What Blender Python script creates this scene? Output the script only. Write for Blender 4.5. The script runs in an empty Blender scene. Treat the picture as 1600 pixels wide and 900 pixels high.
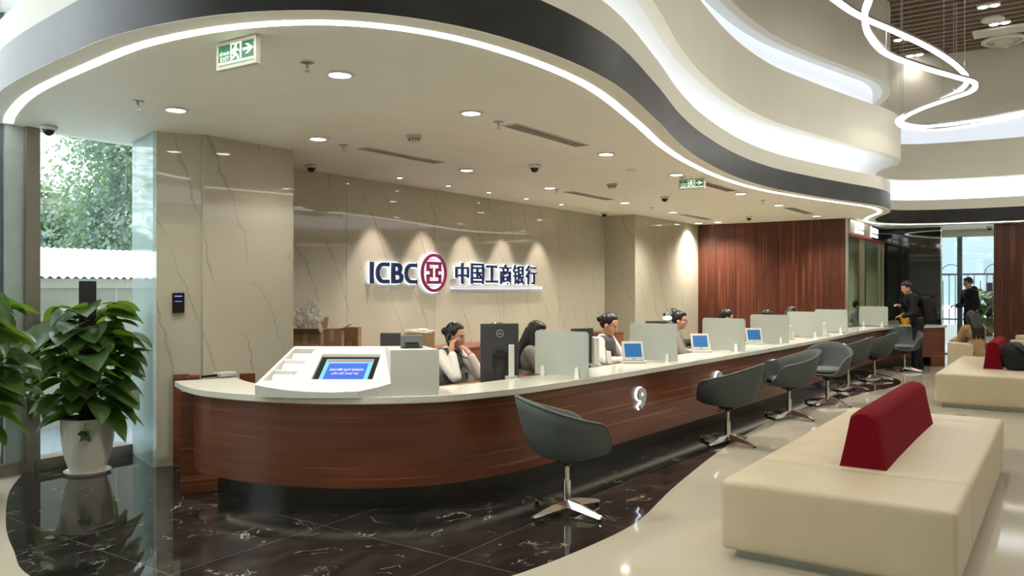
import bpy, bmesh, math, random
from mathutils import Vector, Matrix, noise
from mathutils.geometry import tessellate_polygon
random.seed(7)
S = bpy.context.scene
COL = S.collection
PI = math.pi
# ------------------------------------------------------------------ camera, world, exposure
TH = math.radians(34.8); CT, ST = math.cos(TH), math.sin(TH)
EYE = 1.5; ZC = 2.81
cam_d = bpy.data.cameras.new('camera'); cam = bpy.data.objects.new('camera', cam_d); COL.objects.link(cam)
cam.location = (0, 0, EYE); cam.rotation_euler = (PI/2, 0, TH - PI/2)
cam_d.sensor_width = 36; cam_d.lens = 1250/1600*36; cam_d.clip_end = 500; cam_d.clip_start = 0.05
S.camera = cam
S.view_settings.view_transform = 'Standard'; S.view_settings.look = 'None'
S.view_settings.gamma = 1; S.view_settings.use_curve_mapping = False
S.view_settings.exposure = 0.45
SPOT_CANOPY = 150; SPOT_WASH = 60; SPOT_ATRIUM = 102; STRIP_E = 7
w = bpy.data.worlds.new('world'); S.world = w; w.use_nodes = True
nt = w.node_tree; bg = nt.nodes['Background']
tc = nt.nodes.new('ShaderNodeTexCoord'); sx = nt.nodes.new('ShaderNodeSeparateXYZ'); rp = nt.nodes.new('ShaderNodeValToRGB')
nt.links.new(tc.outputs['Generated'], sx.inputs[0]); nt.links.new(sx.outputs['Z'], rp.inputs[0]); nt.links.new(rp.outputs[0], bg.inputs['Color'])
rp.color_ramp.elements[0].position = 0.0; rp.color_ramp.elements[0].color = (.84, .93, .97, 1)
rp.color_ramp.elements[1].position = 0.35; rp.color_ramp.elements[1].color = (.93, .97, 1, 1)
bg.inputs['Strength'].default_value = 3.6

# ------------------------------------------------------------------ pixel -> world (measured from the photograph, all at true heights)
def P(px, py, z):
    d = 1250*(EYE-z)/(py-450); l = (px-800)*d/1250
    return (d*CT+l*ST, d*ST-l*CT)
def UD(u, d):           # camera-right / camera-forward metres -> world xy
    return (d*CT+u*ST, d*ST-u*CT)

# ------------------------------------------------------------------ materials
M = {}
def mat(name, col, rough=.5, metal=0, spec=.5, emit=None, es=0, coat=0, alpha=None, trans=0, ior=1.45):
    m = bpy.data.materials.new(name); m.use_nodes = True; b = m.node_tree.nodes['Principled BSDF']
    b.inputs['Base Color'].default_value = (*col, 1); b.inputs['Roughness'].default_value = rough
    b.inputs['Metallic'].default_value = metal; b.inputs['Specular IOR Level'].default_value = spec
    b.inputs['Coat Weight'].default_value = coat; b.inputs['IOR'].default_value = ior
    b.inputs['Transmission Weight'].default_value = trans
    if emit: b.inputs['Emission Color'].default_value = (*emit, 1); b.inputs['Emission Strength'].default_value = es
    if alpha is not None: b.inputs['Alpha'].default_value = alpha
    M[name] = m; return m
def nodes(m): return m.node_tree.nodes, m.node_tree.links, m.node_tree.nodes['Principled BSDF']
def coords(N, L, scale=(1,1,1), rot=(0,0,0), kind='Object'):
    t = N.new('ShaderNodeTexCoord'); mp = N.new('ShaderNodeMapping')
    mp.inputs['Scale'].default_value = scale; mp.inputs['Rotation'].default_value = rot
    L.new(t.outputs[kind], mp.inputs[0]); return mp.outputs[0]
def ramp(N, L, fac, stops):
    r = N.new('ShaderNodeValToRGB'); el = r.color_ramp.elements
    while len(el) < len(stops): el.new(.5)
    for e, (p, c) in zip(el, stops): e.position = p; e.color = (*c, 1)
    L.new(fac, r.inputs[0]); return r.outputs[0]
def noise_t(N, L, co, scale, detail=4, rough=.5, dist=0):
    n = N.new('ShaderNodeTexNoise'); n.inputs['Scale'].default_value = scale; n.inputs['Detail'].default_value = detail
    n.inputs['Roughness'].default_value = rough; n.inputs['Distortion'].default_value = dist
    L.new(co, n.inputs['Vector']); return n.outputs['Fac']
def math_n(N, L, op, a, b=None, c=None):
    n = N.new('ShaderNodeMath'); n.operation = op
    for i, v in enumerate((a, b, c)):
        if v is None: continue
        if isinstance(v, (int, float)): n.inputs[i].default_value = v
        else: L.new(v, n.inputs[i])
    return n.outputs[0]
def mixc(N, L, f, a, b):
    n = N.new('ShaderNodeMix'); n.data_type = 'RGBA'
    for key, v in ((0, f), (6, a), (7, b)):
        if isinstance(v, (int, float)): n.inputs[key].default_value = v
        elif isinstance(v, tuple): n.inputs[key].default_value = (*v, 1)
        else: L.new(v, n.inputs[key])
    return n.outputs[2]
def speck(name, col, amt=.08, scale=30, rough=.5, **k):
    m = mat(name, col, rough, **k); N, L, B = nodes(m); co = coords(N, L)
    f = noise_t(N, L, co, scale, 5)
    lo = tuple(c*(1-amt) for c in col); hi = tuple(min(1, c*(1+amt)) for c in col)
    L.new(ramp(N, L, f, [(.3, lo), (.7, hi)]), B.inputs['Base Color']); return m
def bump(m, scale, strength, dist=.002, stretch=(1,1,1)):
    N, L, B = nodes(m); co = coords(N, L, stretch); f = noise_t(N, L, co, scale, 3)
    b = N.new('ShaderNodeBump'); b.inputs['Strength'].default_value = strength; b.inputs['Distance'].default_value = dist
    L.new(f, b.inputs['Height']); L.new(b.outputs[0], B.inputs['Normal'])
# veined beige marble
def marble(name, base, vein, rough, veinw=.018, lean=.35, sc=1.0, base2=None):
    m = mat(name, base, rough); N, L, B = nodes(m)
    t = N.new('ShaderNodeTexCoord'); sp = N.new('ShaderNodeSeparateXYZ'); L.new(t.outputs['Object'], sp.inputs[0])
    # leaning vein direction: s = x - y + lean*z
    s = math_n(N, L, 'ADD', math_n(N, L, 'SUBTRACT', sp.outputs[0], sp.outputs[1]), math_n(N, L, 'MULTIPLY', sp.outputs[2], lean))
    n1 = noise_t(N, L, coords(N, L, (1, 1, 1)), 1.1*sc, 5, .6)
    s = math_n(N, L, 'ADD', s, math_n(N, L, 'MULTIPLY', n1, .55))
    fr = math_n(N, L, 'PINGPONG', math_n(N, L, 'MULTIPLY', s, 2.3*sc), .5)
    n2 = noise_t(N, L, coords(N, L, (1, 1, .6)), 2.3*sc, 2)
    wv = math_n(N, L, 'MULTIPLY', math_n(N, L, 'SUBTRACT', n2, .40), .22)
    wv = math_n(N, L, 'MAXIMUM', wv, .0001)
    v = math_n(N, L, 'SUBTRACT', 1, math_n(N, L, 'DIVIDE', fr, wv)); v = math_n(N, L, 'MAXIMUM', v, 0)
    v = math_n(N, L, 'MULTIPLY', v, .6)
    cl = ramp(N, L, noise_t(N, L, coords(N, L), .9, 4), [(.3, base2 or tuple(c*.93 for c in base)), (.7, base)])
    L.new(mixc(N, L, v, cl, vein), B.inputs['Base Color']); return m
marble('wall_marble', (.50, .465, .37), (.27, .24, .19), .035, lean=.42)
def wood(name, c1, c2, rough, axis='h', streak=None, plank=0):
    m = mat(name, c1, rough); N, L, B = nodes(m)
    sc = (.35, .35, 9) if axis == 'h' else (9, 9, .35)
    co = coords(N, L, sc)
    n = noise_t(N, L, co, 2.2, 8, .6, .6)
    col = ramp(N, L, n, [(.28, c1), (.5, tuple((a+b)/2 for a, b in zip(c1, c2))), (.72, c2)])
    if streak:
        co2 = coords(N, L, (.22, .22, 14) if axis == 'h' else (14, 14, .3))
        n2 = noise_t(N, L, co2, 2.5, 2, .4)
        col = mixc(N, L, ramp(N, L, n2, [(.60, (0, 0, 0)), (.66, (.5, .5, .5))]), col, streak)
    if plank:
        t = N.new('ShaderNodeTexCoord'); sp = N.new('ShaderNodeSeparateXYZ'); L.new(t.outputs['Object'], sp.inputs[0])
        s = math_n(N, L, 'ADD', sp.outputs[0], sp.outputs[1])
        f = math_n(N, L, 'MULTIPLY', s, 1/plank); fl = math_n(N, L, 'FLOOR', f)
        wn = N.new('ShaderNodeTexWhiteNoise'); wn.noise_dimensions = '1D'; L.new(fl, wn.inputs['W'])
        k = math_n(N, L, 'MULTIPLY_ADD', wn.outputs['Value'], .5, .72)
        mm = N.new('ShaderNodeMix'); mm.data_type = 'RGBA'; mm.blend_type = 'MULTIPLY'; mm.inputs[0].default_value = 1
        L.new(col, mm.inputs[6]); cb = N.new('ShaderNodeCombineColor')
        for i in range(3): L.new(k, cb.inputs[i])
        L.new(cb.outputs[0], mm.inputs[7]); col = mm.outputs[2]
        g = math_n(N, L, 'FRACT', f); e = math_n(N, L, 'LESS_THAN', g, .035)
        col = mixc(N, L, e, col, (.03, .008, .004))
    L.new(col, B.inputs['Base Color']); return m
wood('counter_wood', (.105, .030, .013), (.19, .060, .028), .28, 'h', streak=(.36, .16, .085))
wood('wall_wood', (.055, .013, .006), (.11, .029, .013), .38, 'v', streak=(.30, .10, .05), plank=.42)
wood('desk_wood', (.16, .050, .026), (.26, .10, .06), .4, 'h')
# dark marble floor with pale veins and tile joints
def dark_marble():
    m = mat('dark_marble', (.012, .011, .011), .035); N, L, B = nodes(m)
    co = coords(N, L)
    n0 = noise_t(N, L, coords(N, L, (1, 2.2, 1), (0, 0, .5)), 2.0, 8, .65, .4)
    base = ramp(N, L, n0, [(.42, (.010, .0095, .009)), (.62, (.030, .026, .023)), (.8, (.075, .064, .052))])
    def vein(scale, width, dist, rot):
        c = coords(N, L, (1, 1, 1), (0, 0, rot))
        n = noise_t(N, L, c, scale, 6, .55, dist)
        a = math_n(N, L, 'ABSOLUTE', math_n(N, L, 'SUBTRACT', n, .5))
        v = math_n(N, L, 'MAXIMUM', math_n(N, L, 'SUBTRACT', 1, math_n(N, L, 'DIVIDE', a, width)), 0)
        g = noise_t(N, L, c, scale*1.7, 2)
        return math_n(N, L, 'MULTIPLY', v, ramp(N, L, g, [(.55, (0, 0, 0)), (.68, (1, 1, 1))]))
    v = math_n(N, L, 'MAXIMUM', vein(1.3, .006, .7, .3), vein(3.1, .007, 1.0, 1.2))
    t = N.new('ShaderNodeTexCoord'); sp = N.new('ShaderNodeSeparateXYZ'); L.new(t.outputs['Object'], sp.inputs[0])
    jx = math_n(N, L, 'LESS_THAN', math_n(N, L, 'FRACT', math_n(N, L, 'DIVIDE', math_n(N, L, 'SUBTRACT', sp.outputs[0], 2.41-1.05*5), 1.05)), .0045)
    jy = math_n(N, L, 'LESS_THAN', math_n(N, L, 'FRACT', math_n(N, L, 'DIVIDE', math_n(N, L, 'SUBTRACT', sp.outputs[1], 3.85-1.05*5), 1.05)), .0045)
    j = math_n(N, L, 'MULTIPLY', math_n(N, L, 'MAXIMUM', jx, jy), .35)
    c = mixc(N, L, v, base, (.46, .42, .36)); c = mixc(N, L, j, c, (.30, .27, .22))
    L.new(c, B.inputs['Base Color'])
dark_marble()
def cream_floor():
    m = mat('cream_floor', (.62, .55, .44), .06); N, L, B = nodes(m)
    n = noise_t(N, L, coords(N, L), .8, 5)
    c = ramp(N, L, n, [(.3, (.42, .385, .305)), (.7, (.465, .425, .34))])
    t = N.new('ShaderNodeTexCoord'); sp = N.new('ShaderNodeSeparateXYZ'); L.new(t.outputs['Object'], sp.inputs[0])
    jx = math_n(N, L, 'LESS_THAN', math_n(N, L, 'FRACT', math_n(N, L, 'DIVIDE', sp.outputs[0], 1.2)), .003)
    jy = math_n(N, L, 'LESS_THAN', math_n(N, L, 'FRACT', math_n(N, L, 'DIVIDE', sp.outputs[1], 1.2)), .003)
    c = mixc(N, L, math_n(N, L, 'MULTIPLY', math_n(N, L, 'MAXIMUM', jx, jy), .3), c, (.25, .2, .15))
    L.new(c, B.inputs['Base Color'])
cream_floor()
def quartz():
    m = mat('quartz', (.80, .78, .70), .10); N, L, B = nodes(m)
    n = noise_t(N, L, coords(N, L), 6, 7, .6, .8)
    a = math_n(N, L, 'ABSOLUTE', math_n(N, L, 'SUBTRACT', n, .5))
    v = math_n(N, L, 'MAXIMUM', math_n(N, L, 'SUBTRACT', 1, math_n(N, L, 'DIVIDE', a, .012)), 0)
    g = noise_t(N, L, coords(N, L), 2.5, 2)
    v = math_n(N, L, 'MULTIPLY', v, ramp(N, L, g, [(.5, (0, 0, 0)), (.7, (.6, .6, .6))]))
    L.new(mixc(N, L, v, (.68, .665, .58), (.36, .34, .29)), B.inputs['Base Color'])
quartz()
speck('ceiling_paint', (.92, .92, .82), .02, 3, .55)
speck('cream_paint', (.78, .755, .645), .02, 2, .5)
speck('grey_paint', (.68, .65, .565), .02, 2, .6)
speck('soffit_white', (.84, .86, .86), .01, 2, .6)
def dark_band():
    m = mat('dark_band', (.035, .034, .030), .38); N, L, B = nodes(m)
    n = noise_t(N, L, coords(N, L, (1, 1, 2)), 2.5, 5, .6, .5)
    L.new(ramp(N, L, n, [(.35, (.013, .013, .012)), (.7, (.026, .0245, .021))]), B.inputs['Base Color'])
dark_band()
mat('strip_light', (1, 1, 1), .5, emit=(1, .975, .90), es=STRIP_E)
mat('cove_light', (1, 1, 1), .5, emit=(.93, .97, 1), es=.95)
mat('pendant_glow', (1, 1, 1), .5, emit=(1, .98, .92), es=6.0)
mat('cove_light_dim', (.62, .66, .72), .5, emit=(.80, .87, .96), es=.5)
mat('led_kick', (1, 1, 1), .5, emit=(1, .93, .68), es=5.5)
mat('downlight_glow', (1, 1, 1), .5, emit=(1, .97, .9), es=14)
mat('letter_glow', (1, 1, 1), .5, emit=(.70, .82, 1), es=1.5)
mat('sign_glow', (1, 1, 1), .5, emit=(.75, .88, 1), es=1.5)
mat('plinth_dark', (.014, .014, .011), .25)
mat('numeral_face', (.52, .53, .54), .35, metal=.3)
mat('navy', (.010, .018, .075), .35); mat('crimson', (.22, .012, .07), .35)
mat('satin_metal', (.55, .55, .55), .3, metal=1); mat('chrome', (.62, .60, .57), .13, metal=1)
mat('black_plastic', (.014, .014, .015), .35); mat('black_gloss', (.010, .010, .011), .05)
mat('monitor_back', (.045, .048, .05), .4); mat('grey_plastic', (.10, .105, .10), .4)
mat('white_plastic', (.58, .58, .53), .25); mat('white_acrylic', (.86, .85, .80), .22)
mat('white_trim', (.78, .76, .70), .4)
speck('slat_wood', (.26, .185, .14), .15, 12, .6); mat('void_black', (.016, .010, .008), .9)
speck('chair_fabric', (.072, .085, .082), .10, 400, .8); bump(M['chair_fabric'], 500, .25, .0008)
speck('chair_cushion', (.105, .122, .115), .10, 400, .8)
speck('office_mesh', (.20, .20, .175), .1, 200, .8)
speck('sofa_leather', (.56, .475, .325), .03, 6, .42); bump(M['sofa_leather'], 9, .18, .012)
speck('sofa_red', (.17, .004, .011), .06, 300, .8, spec=.1)
mat('plinth_metal', (.42, .44, .38), .35, metal=.6)
speck('frame_grey', (.50, .60, .61), .05, 8, .35, metal=.3); speck('frame_bronze', (.27, .245, .20), .05, 8, .35, metal=.3)
speck('frame_dark', (.15, .19, .21), .05, 8, .35, metal=.3)
m_ = mat('teal_panel', (.66, .76, .77), .05); N_, L_n = m_.node_tree.nodes, m_.node_tree.links
t_ = N_.new('ShaderNodeBsdfTransparent'); t_.inputs[0].default_value = (.86, .96, .96, 1); x_ = N_.new('ShaderNodeMixShader'); x_.inputs[0].default_value = .5
L_n.new(N_['Principled BSDF'].outputs[0], x_.inputs[1]); L_n.new(t_.outputs[0], x_.inputs[2]); L_n.new(x_.outputs[0], N_['Material Output'].inputs[0])
mat('dark_glass', (.009, .010, .011), .04, ior=1.6)
speck('glazed_pot', (.72, .69, .60), .03, 3, .12); mat('soil', (.05, .035, .02), .9); mat('moss_pole', (.02, .018, .016), .9)
def leafm(name, a, b):
    m = mat(name, a, .32); N, L, B = nodes(m)
    n = noise_t(N, L, coords(N, L), 7, 3)
    L.new(ramp(N, L, n, [(.35, a), (.65, b)]), B.inputs['Base Color'])
    out = [x for x in N if x.type == 'OUTPUT_MATERIAL'][0]
    tr = N.new('ShaderNodeBsdfTranslucent'); tr.inputs[0].default_value = (.32, .52, .03, 1)
    mx = N.new('ShaderNodeMixShader'); mx.inputs[0].default_value = .22
    L.new(B.outputs[0], mx.inputs[1]); L.new(tr.outputs[0], mx.inputs[2]); L.new(mx.outputs[0], out.inputs[0])
leafm('leaf', (.022, .058, .018), (.06, .125, .035))
leafm('tree_leaf_haze', (.15, .225, .22), (.26, .34, .315)); M['tree_leaf_haze'].node_tree.nodes['Principled BSDF'].inputs['Roughness'].default_value = .7  # pale bluish distance haze is put into this leaf colour
speck('bark', (.22, .26, .25), .2, 6, .9)
def glass(name, tint=(1, 1, 1), refl=.08, rough=0):
    m = bpy.data.materials.new(name); m.use_nodes = True; N, L = m.node_tree.nodes, m.node_tree.links; N.clear()
    o = N.new('ShaderNodeOutputMaterial'); t = N.new('ShaderNodeBsdfTransparent'); g = N.new('ShaderNodeBsdfGlossy')
    t.inputs[0].default_value = (*tint, 1); g.inputs['Roughness'].default_value = rough
    lw = N.new('ShaderNodeLayerWeight'); lw.inputs['Blend'].default_value = .5; f = N.new('ShaderNodeMath'); f.operation = 'POWER'; f.inputs[1].default_value = 5; L.new(lw.outputs['Facing'], f.inputs[0])
    mu = N.new('ShaderNodeMath'); mu.operation = 'MULTIPLY_ADD'; mu.inputs[1].default_value = .6; mu.inputs[2].default_value = refl
    mx = N.new('ShaderNodeMixShader'); L.new(f.outputs[0], mu.inputs[0]); L.new(mu.outputs[0], mx.inputs[0])
    L.new(t.outputs[0], mx.inputs[1]); L.new(g.outputs[0], mx.inputs[2]); L.new(mx.outputs[0], o.inputs[0]); M[name] = m
glass('clear_glass', (.97, .995, .995), .05); glass('green_glass', (.86, .92, .84), .05)
def frosted():
    m = bpy.data.materials.new('frosted'); m.use_nodes = True; N, L = m.node_tree.nodes, m.node_tree.links; B = N['Principled BSDF']
    B.inputs['Base Color'].default_value = (.58, .60, .55, 1); B.inputs['Roughness'].default_value = .35
    t = N.new('ShaderNodeBsdfTranslucent'); t.inputs[0].default_value = (.62, .68, .66, 1)
    mx = N.new('ShaderNodeMixShader'); mx.inputs[0].default_value = .45
    L.new(B.outputs[0], mx.inputs[1]); L.new(t.outputs[0], mx.inputs[2]); L.new(mx.outputs[0], N['Material Output'].inputs[0]); M['frosted'] = m
frosted(); glass('clear_acrylic', (.93, .95, .93), .08)
mat('screen_blue', (.02, .06, .3), .2, emit=(.045, .10, .42), es=.5)
mat('screen_tablet', (.02, .1, .3), .2, emit=(.05, .16, .36), es=.28)
mat('screen_cyan', (.1, .3, .4), .2, emit=(.10, .30, .42), es=.45); mat('screen_brown', (.1, .05, .05), .2, emit=(.30, .17, .15), es=.8)
mat('screen_text', (.5, .5, .8), .3, emit=(.3, .35, .8), es=.8); mat('screen_violet', (.1, .1, .4), .3, emit=(.22, .24, .9), es=1.2)
mat('exit_green', (.01, .13, .06), .4, emit=(.01, .16, .07), es=.35); mat('exit_white', (.7, .8, .65), .4, emit=(.8, .9, .72), es=.6)
mat('exit_frame', (.62, .60, .48), .4)
speck('cardboard', (.30, .185, .10), .12, 15, .85); mat('tape', (.42, .30, .17), .3)
def plastic_bag():
    m = bpy.data.materials.new('plastic_bag'); m.use_nodes = True; N, L = m.node_tree.nodes, m.node_tree.links; B = N['Principled BSDF']
    B.inputs['Base Color'].default_value = (.72, .70, .66, 1); B.inputs['Roughness'].default_value = .2
    t = N.new('ShaderNodeBsdfTransparent'); mx = N.new('ShaderNodeMixShader'); mx.inputs[0].default_value = .45
    L.new(B.outputs[0], mx.inputs[1]); L.new(t.outputs[0], mx.inputs[2]); L.new(mx.outputs[0], N['Material Output'].inputs[0]); M['plastic_bag'] = m
plastic_bag(); mat('red_print', (.6, .06, .04), .4)
speck('skin', (.58, .33, .22), .05, 30, .5); mat('lip', (.38, .11, .09), .4); mat('eye_dark', (.012, .008, .007), .3)
speck('hair', (.012, .009, .008), .3, 60, .38)
for n_, c_ in (('white_cloth', (.72, .69, .64)), ('vest_grey', (.085, .085, .085)), ('blazer_grey', (.17, .16, .145)), ('coat_black', (.018, .019, .022)),
               ('cloth_black', (.008, .008, .009)), ('coat_taupe', (.24, .205, .17)), ('coat_tan', (.35, .22, .11)), ('cloth_yellow', (.62, .30, .02)), ('cloth_blue', (.28, .33, .38)),
               ('bag_black', (.012, .012, .013))):
    speck(n_, c_, .1, 120, .85)
speck('asphalt', (.24, .29, .32), .15, 12, .9); speck('outside_wall', (.55, .57, .52), .03, 3, .8); speck('outside_cap', (.72, .74, .68), .03, 3, .8)
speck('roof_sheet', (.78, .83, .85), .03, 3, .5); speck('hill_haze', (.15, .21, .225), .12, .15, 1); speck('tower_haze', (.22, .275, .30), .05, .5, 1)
speck('curtain_green', (.36, .38, .24), .1, 8, .8); speck('room_wall', (.45, .46, .34), .04, 3, .7)
mat('sign_gold', (.50, .43, .30), .3, metal=.5); mat('red_line', (.45, .02, .03), .4)
mat('rail_black', (.03, .04, .05), .5)

# ------------------------------------------------------------------ mesh helpers
def BM(): return bmesh.new()
def link(o, parent=None):
    COL.objects.link(o)
    if parent: o.parent = parent
    return o
def obj(name, bm, m=None, parent=None, smooth=False, label=None, autos=None):
    me = bpy.data.meshes.new(name); bmesh.ops.recalc_face_normals(bm, faces=bm.faces) if True else None
    bm.to_mesh(me); bm.free()
    if smooth: me.shade_smooth()
    if autos is not None: me.set_sharp_from_angle(angle=math.radians(autos)) if smooth else None
    if m:
        me.materials.append(M[m] if isinstance(m, str) else m)
    o = bpy.data.objects.new(name, me); link(o, parent)
    if label: o['label'] = label
    return o
def rawobj(name, bm, m, parent=None):
    me = bpy.data.meshes.new(name); bm.to_mesh(me); bm.free(); me.materials.append(M[m])
    return link(bpy.data.objects.new(name, me), parent)
def empty(name, loc=(0,0,0), rz=0):
    o = bpy.data.objects.new(name, None); o.location = loc; o.rotation_euler = (0, 0, rz); o.empty_display_size = .1; return link(o)
def tag(o, label=None, cat=None, group=None, kind=None):
    if label: o['label'] = label
    if cat: o['category'] = cat
    if group: o['group'] = group
    if kind: o['kind'] = kind
    return o
def struct(name, bm, m, label=None, cat=None, **k):
    o = obj(name, bm, m, **k); o['kind'] = 'structure'
    if label: o['label'] = label
    if cat: o['category'] = cat
    return o
def copy_tree(o, parent=None):
    c = o.copy(); COL.objects.link(c); c.parent = parent
    for ch in [x for x in bpy.data.objects if x.parent == o]: copy_tree(ch, c)
    return c
def box(bm, x0, y0, z0, x1, y1, z1, mtx=None, bev=0):
    r = bmesh.ops.create_cube(bm, size=1); vs = r['verts']
    T = Matrix.Translation(((x0+x1)/2, (y0+y1)/2, (z0+z1)/2)) @ Matrix.Diagonal((abs(x1-x0), abs(y1-y0), abs(z1-z0), 1))
    bmesh.ops.transform(bm, matrix=T, verts=vs)
    if bev:
        es = list({e for v in vs for e in v.link_edges})
        rr = bmesh.ops.bevel(bm, geom=es, offset=bev, segments=3, affect='EDGES', profile=.5); vs = list({v for f in rr['faces'] for v in f.verts} | {v for v in vs if v.is_valid})
    if mtx: bmesh.ops.transform(bm, matrix=mtx, verts=[v for v in vs if v.is_valid])
def frame_m(x, y, z, rz): return Matrix.Translation((x, y, z)) @ Matrix.Rotation(rz, 4, 'Z')
def cyl(bm, p0, p1, r0, r1=None, seg=16, cap=True):
    r1 = r0 if r1 is None else r1; p0, p1 = Vector(p0), Vector(p1); d = p1-p0
    if d.length < 1e-6: return
    q = d.to_track_quat('Z', 'Y').to_matrix().to_4x4()
    bmesh.ops.create_cone(bm, cap_ends=cap, segments=seg, radius1=r0, radius2=r1, depth=d.length, matrix=Matrix.Translation((p0+p1)/2) @ q)
def ell(bm, c, r, rot=None, u=20, v=12):
    m = Matrix.Translation(c) @ (rot or Matrix.Identity(4)) @ Matrix.Diagonal((*r, 1))
    bmesh.ops.create_uvsphere(bm, u_segments=u, v_segments=v, radius=1, matrix=m)
def capsule(bm, p0, r0, p1, r1, seg=12):
    cyl(bm, p0, p1, r0, r1, seg); ell(bm, p0, (r0,)*3, u=seg, v=8); ell(bm, p1, (r1,)*3, u=seg, v=8)
def lathe(bm, prof, seg=32, c=(0,0,0)):
    rings = []
    for r, z in prof:
        rings.append([bm.verts.new((c[0]+r*math.cos(2*PI*i/seg), c[1]+r*math.sin(2*PI*i/seg), c[2]+z)) for i in range(seg)])
    for a, b in zip(rings, rings[1:]):
        for i in range(seg): bm.faces.new((a[i], a[(i+1)%seg], b[(i+1)%seg], b[i]))
    if prof[0][0] > .002 and prof[-1][0] > .002:
        a, b = rings[-1], rings[0]
        for i in range(seg): bm.faces.new((a[i], a[(i+1)%seg], b[(i+1)%seg], b[i]))
        rings = []
    for rg in rings[:1]+rings[-1:]:
        try: bm.faces.new(rg)
        except ValueError: pass
def tube(bm, pts, r, seg=8, closed=False, square=None):
    pts = [Vector(p) for p in pts]; n = len(pts); rings = []
    for i, p in enumerate(pts):
        a = pts[(i-1) % n] if (closed or i) else pts[0]; b = pts[(i+1) % n] if (closed or i < n-1) else pts[-1]
        t = (b-a).normalized(); s = t.cross(Vector((0, 0, 1)))
        s = s.normalized() if s.length > 1e-4 else Vector((1, 0, 0)); u = s.cross(t).normalized()
        if square: rings.append([bm.verts.new(p+s*x*square[0]+u*y*square[1]) for x, y in ((-1,-1),(1,-1),(1,1),(-1,1))])
        else: rings.append([bm.verts.new(p+s*r*math.cos(2*PI*k/seg)+u*r*math.sin(2*PI*k/seg)) for k in range(seg)])
    k = len(rings[0])
    for i in range(n if closed else n-1):
        a, b = rings[i], rings[(i+1) % n]
        for j in range(k): bm.faces.new((a[j], a[(j+1)%k], b[(j+1)%k], b[j]))
    if not closed: bm.faces.new(rings[0]); bm.faces.new(rings[-1][::-1])
def prism(bm, poly, z0, z1):
    b = [bm.verts.new((x, y, z0)) for x, y in poly]; t = [bm.verts.new((x, y, z1)) for x, y in poly]; n = len(poly)
    for i in range(n): bm.faces.new((b[i], b[(i+1)%n], t[(i+1)%n], t[i]))
    if n > 4:
        for tr in tessellate_polygon([[Vector((x, y, 0)) for x, y in poly]]):
            for q in (b, t):
                try: bm.faces.new([q[i] for i in tr])
                except ValueError: pass
    else: bm.faces.new(b[::-1]); bm.faces.new(t)
def prism_m(bm, poly, z0, z1, mtx):
    b2 = bmesh.new(); prism(b2, poly, z0, z1); bmesh.ops.transform(b2, matrix=mtx, verts=b2.verts)
    me = bpy.data.meshes.new('t'); b2.to_mesh(me); b2.free(); bm.from_mesh(me); bpy.data.meshes.remove(me)
def catmull(pts, n=10, closed=False):
    out = []; m = len(pts)
    for i in range(m if closed else m-1):
        g = lambda k: Vector(pts[k % m] if closed else pts[max(0, min(m-1, k))])
        p0, p1, p2, p3 = g(i-1), g(i), g(i+1), g(i+2)
        for j in range(n):
            t = j/n
            out.append(.5*((2*p1)+(p2-p0)*t+(2*p0-5*p1+4*p2-p3)*t*t+(3*p1-p0-3*p2+p3)*t**3))
    if not closed: out.append(Vector(pts[-1]))
    return out
def offs(pl, d):        # left-normal offset of an open polyline (2D)
    out = []
    for i, p in enumerate(pl):
        a = pl[max(0, i-1)]; b = pl[min(len(pl)-1, i+1)]; t = (Vector(b)-Vector(a)); t = Vector((t.x, t.y)).normalized()
        out.append(Vector((p[0]-t.y*d, p[1]+t.x*d)))
    return out
def ribbon(bm, A, za, B, zb):
    a = [bm.verts.new((p[0], p[1], za)) for p in A]; b = [bm.verts.new((p[0], p[1], zb)) for p in B]
    for i in range(len(A)-1): bm.faces.new((a[i], a[i+1], b[i+1], b[i]))
def bandsolid(bm, A, B, z0, z1):      # closed solid strip between polylines A and B
    ribbon(bm, A, z0, B, z0); ribbon(bm, A, z1, B, z1); ribbon(bm, A, z0, A, z1); ribbon(bm, B, z0, B, z1)
    for k in (0, -1):
        bm.faces.new([bm.verts.new((q[0], q[1], z)) for q, z in ((A[k], z0), (B[k], z0), (B[k], z1), (A[k], z1))])
    bmesh.ops.remove_doubles(bm, verts=bm.verts, dist=1e-5)
def text_bm(bm, s, x0, x1, z0, z1, depth, mtx, offset=0, spacing=1.0, shear=0):
    cu = bpy.data.curves.new('t', 'FONT'); cu.body = s; cu.extrude = .5; cu.offset = offset; cu.space_character = spacing; cu.resolution_u = 4; cu.shear = shear
    o = bpy.data.objects.new('t', cu); COL.objects.link(o); dg = bpy.context.evaluated_depsgraph_get(); dg.update()
    me = bpy.data.meshes.new_from_object(o.evaluated_get(dg)); bpy.data.objects.remove(o); bpy.data.curves.remove(cu)
    b2 = bmesh.new(); b2.from_mesh(me); bpy.data.meshes.remove(me)
    xs = [v.co.x for v in b2.verts]; ys = [v.co.y for v in b2.verts]
    if xs:
        ax, bx, ay, by = min(xs), max(xs), min(ys), max(ys)
        for v in b2.verts:
            v.co = Vector((x0+(v.co.x-ax)/(bx-ax)*(x1-x0), -v.co.z*depth, z0+(v.co.y-ay)/(by-ay)*(z1-z0)))
        bmesh.ops.transform(b2, matrix=mtx, verts=b2.verts)
        me = bpy.data.meshes.new('t'); b2.to_mesh(me); bm.from_mesh(me); bpy.data.meshes.remove(me)
    b2.free()
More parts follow.
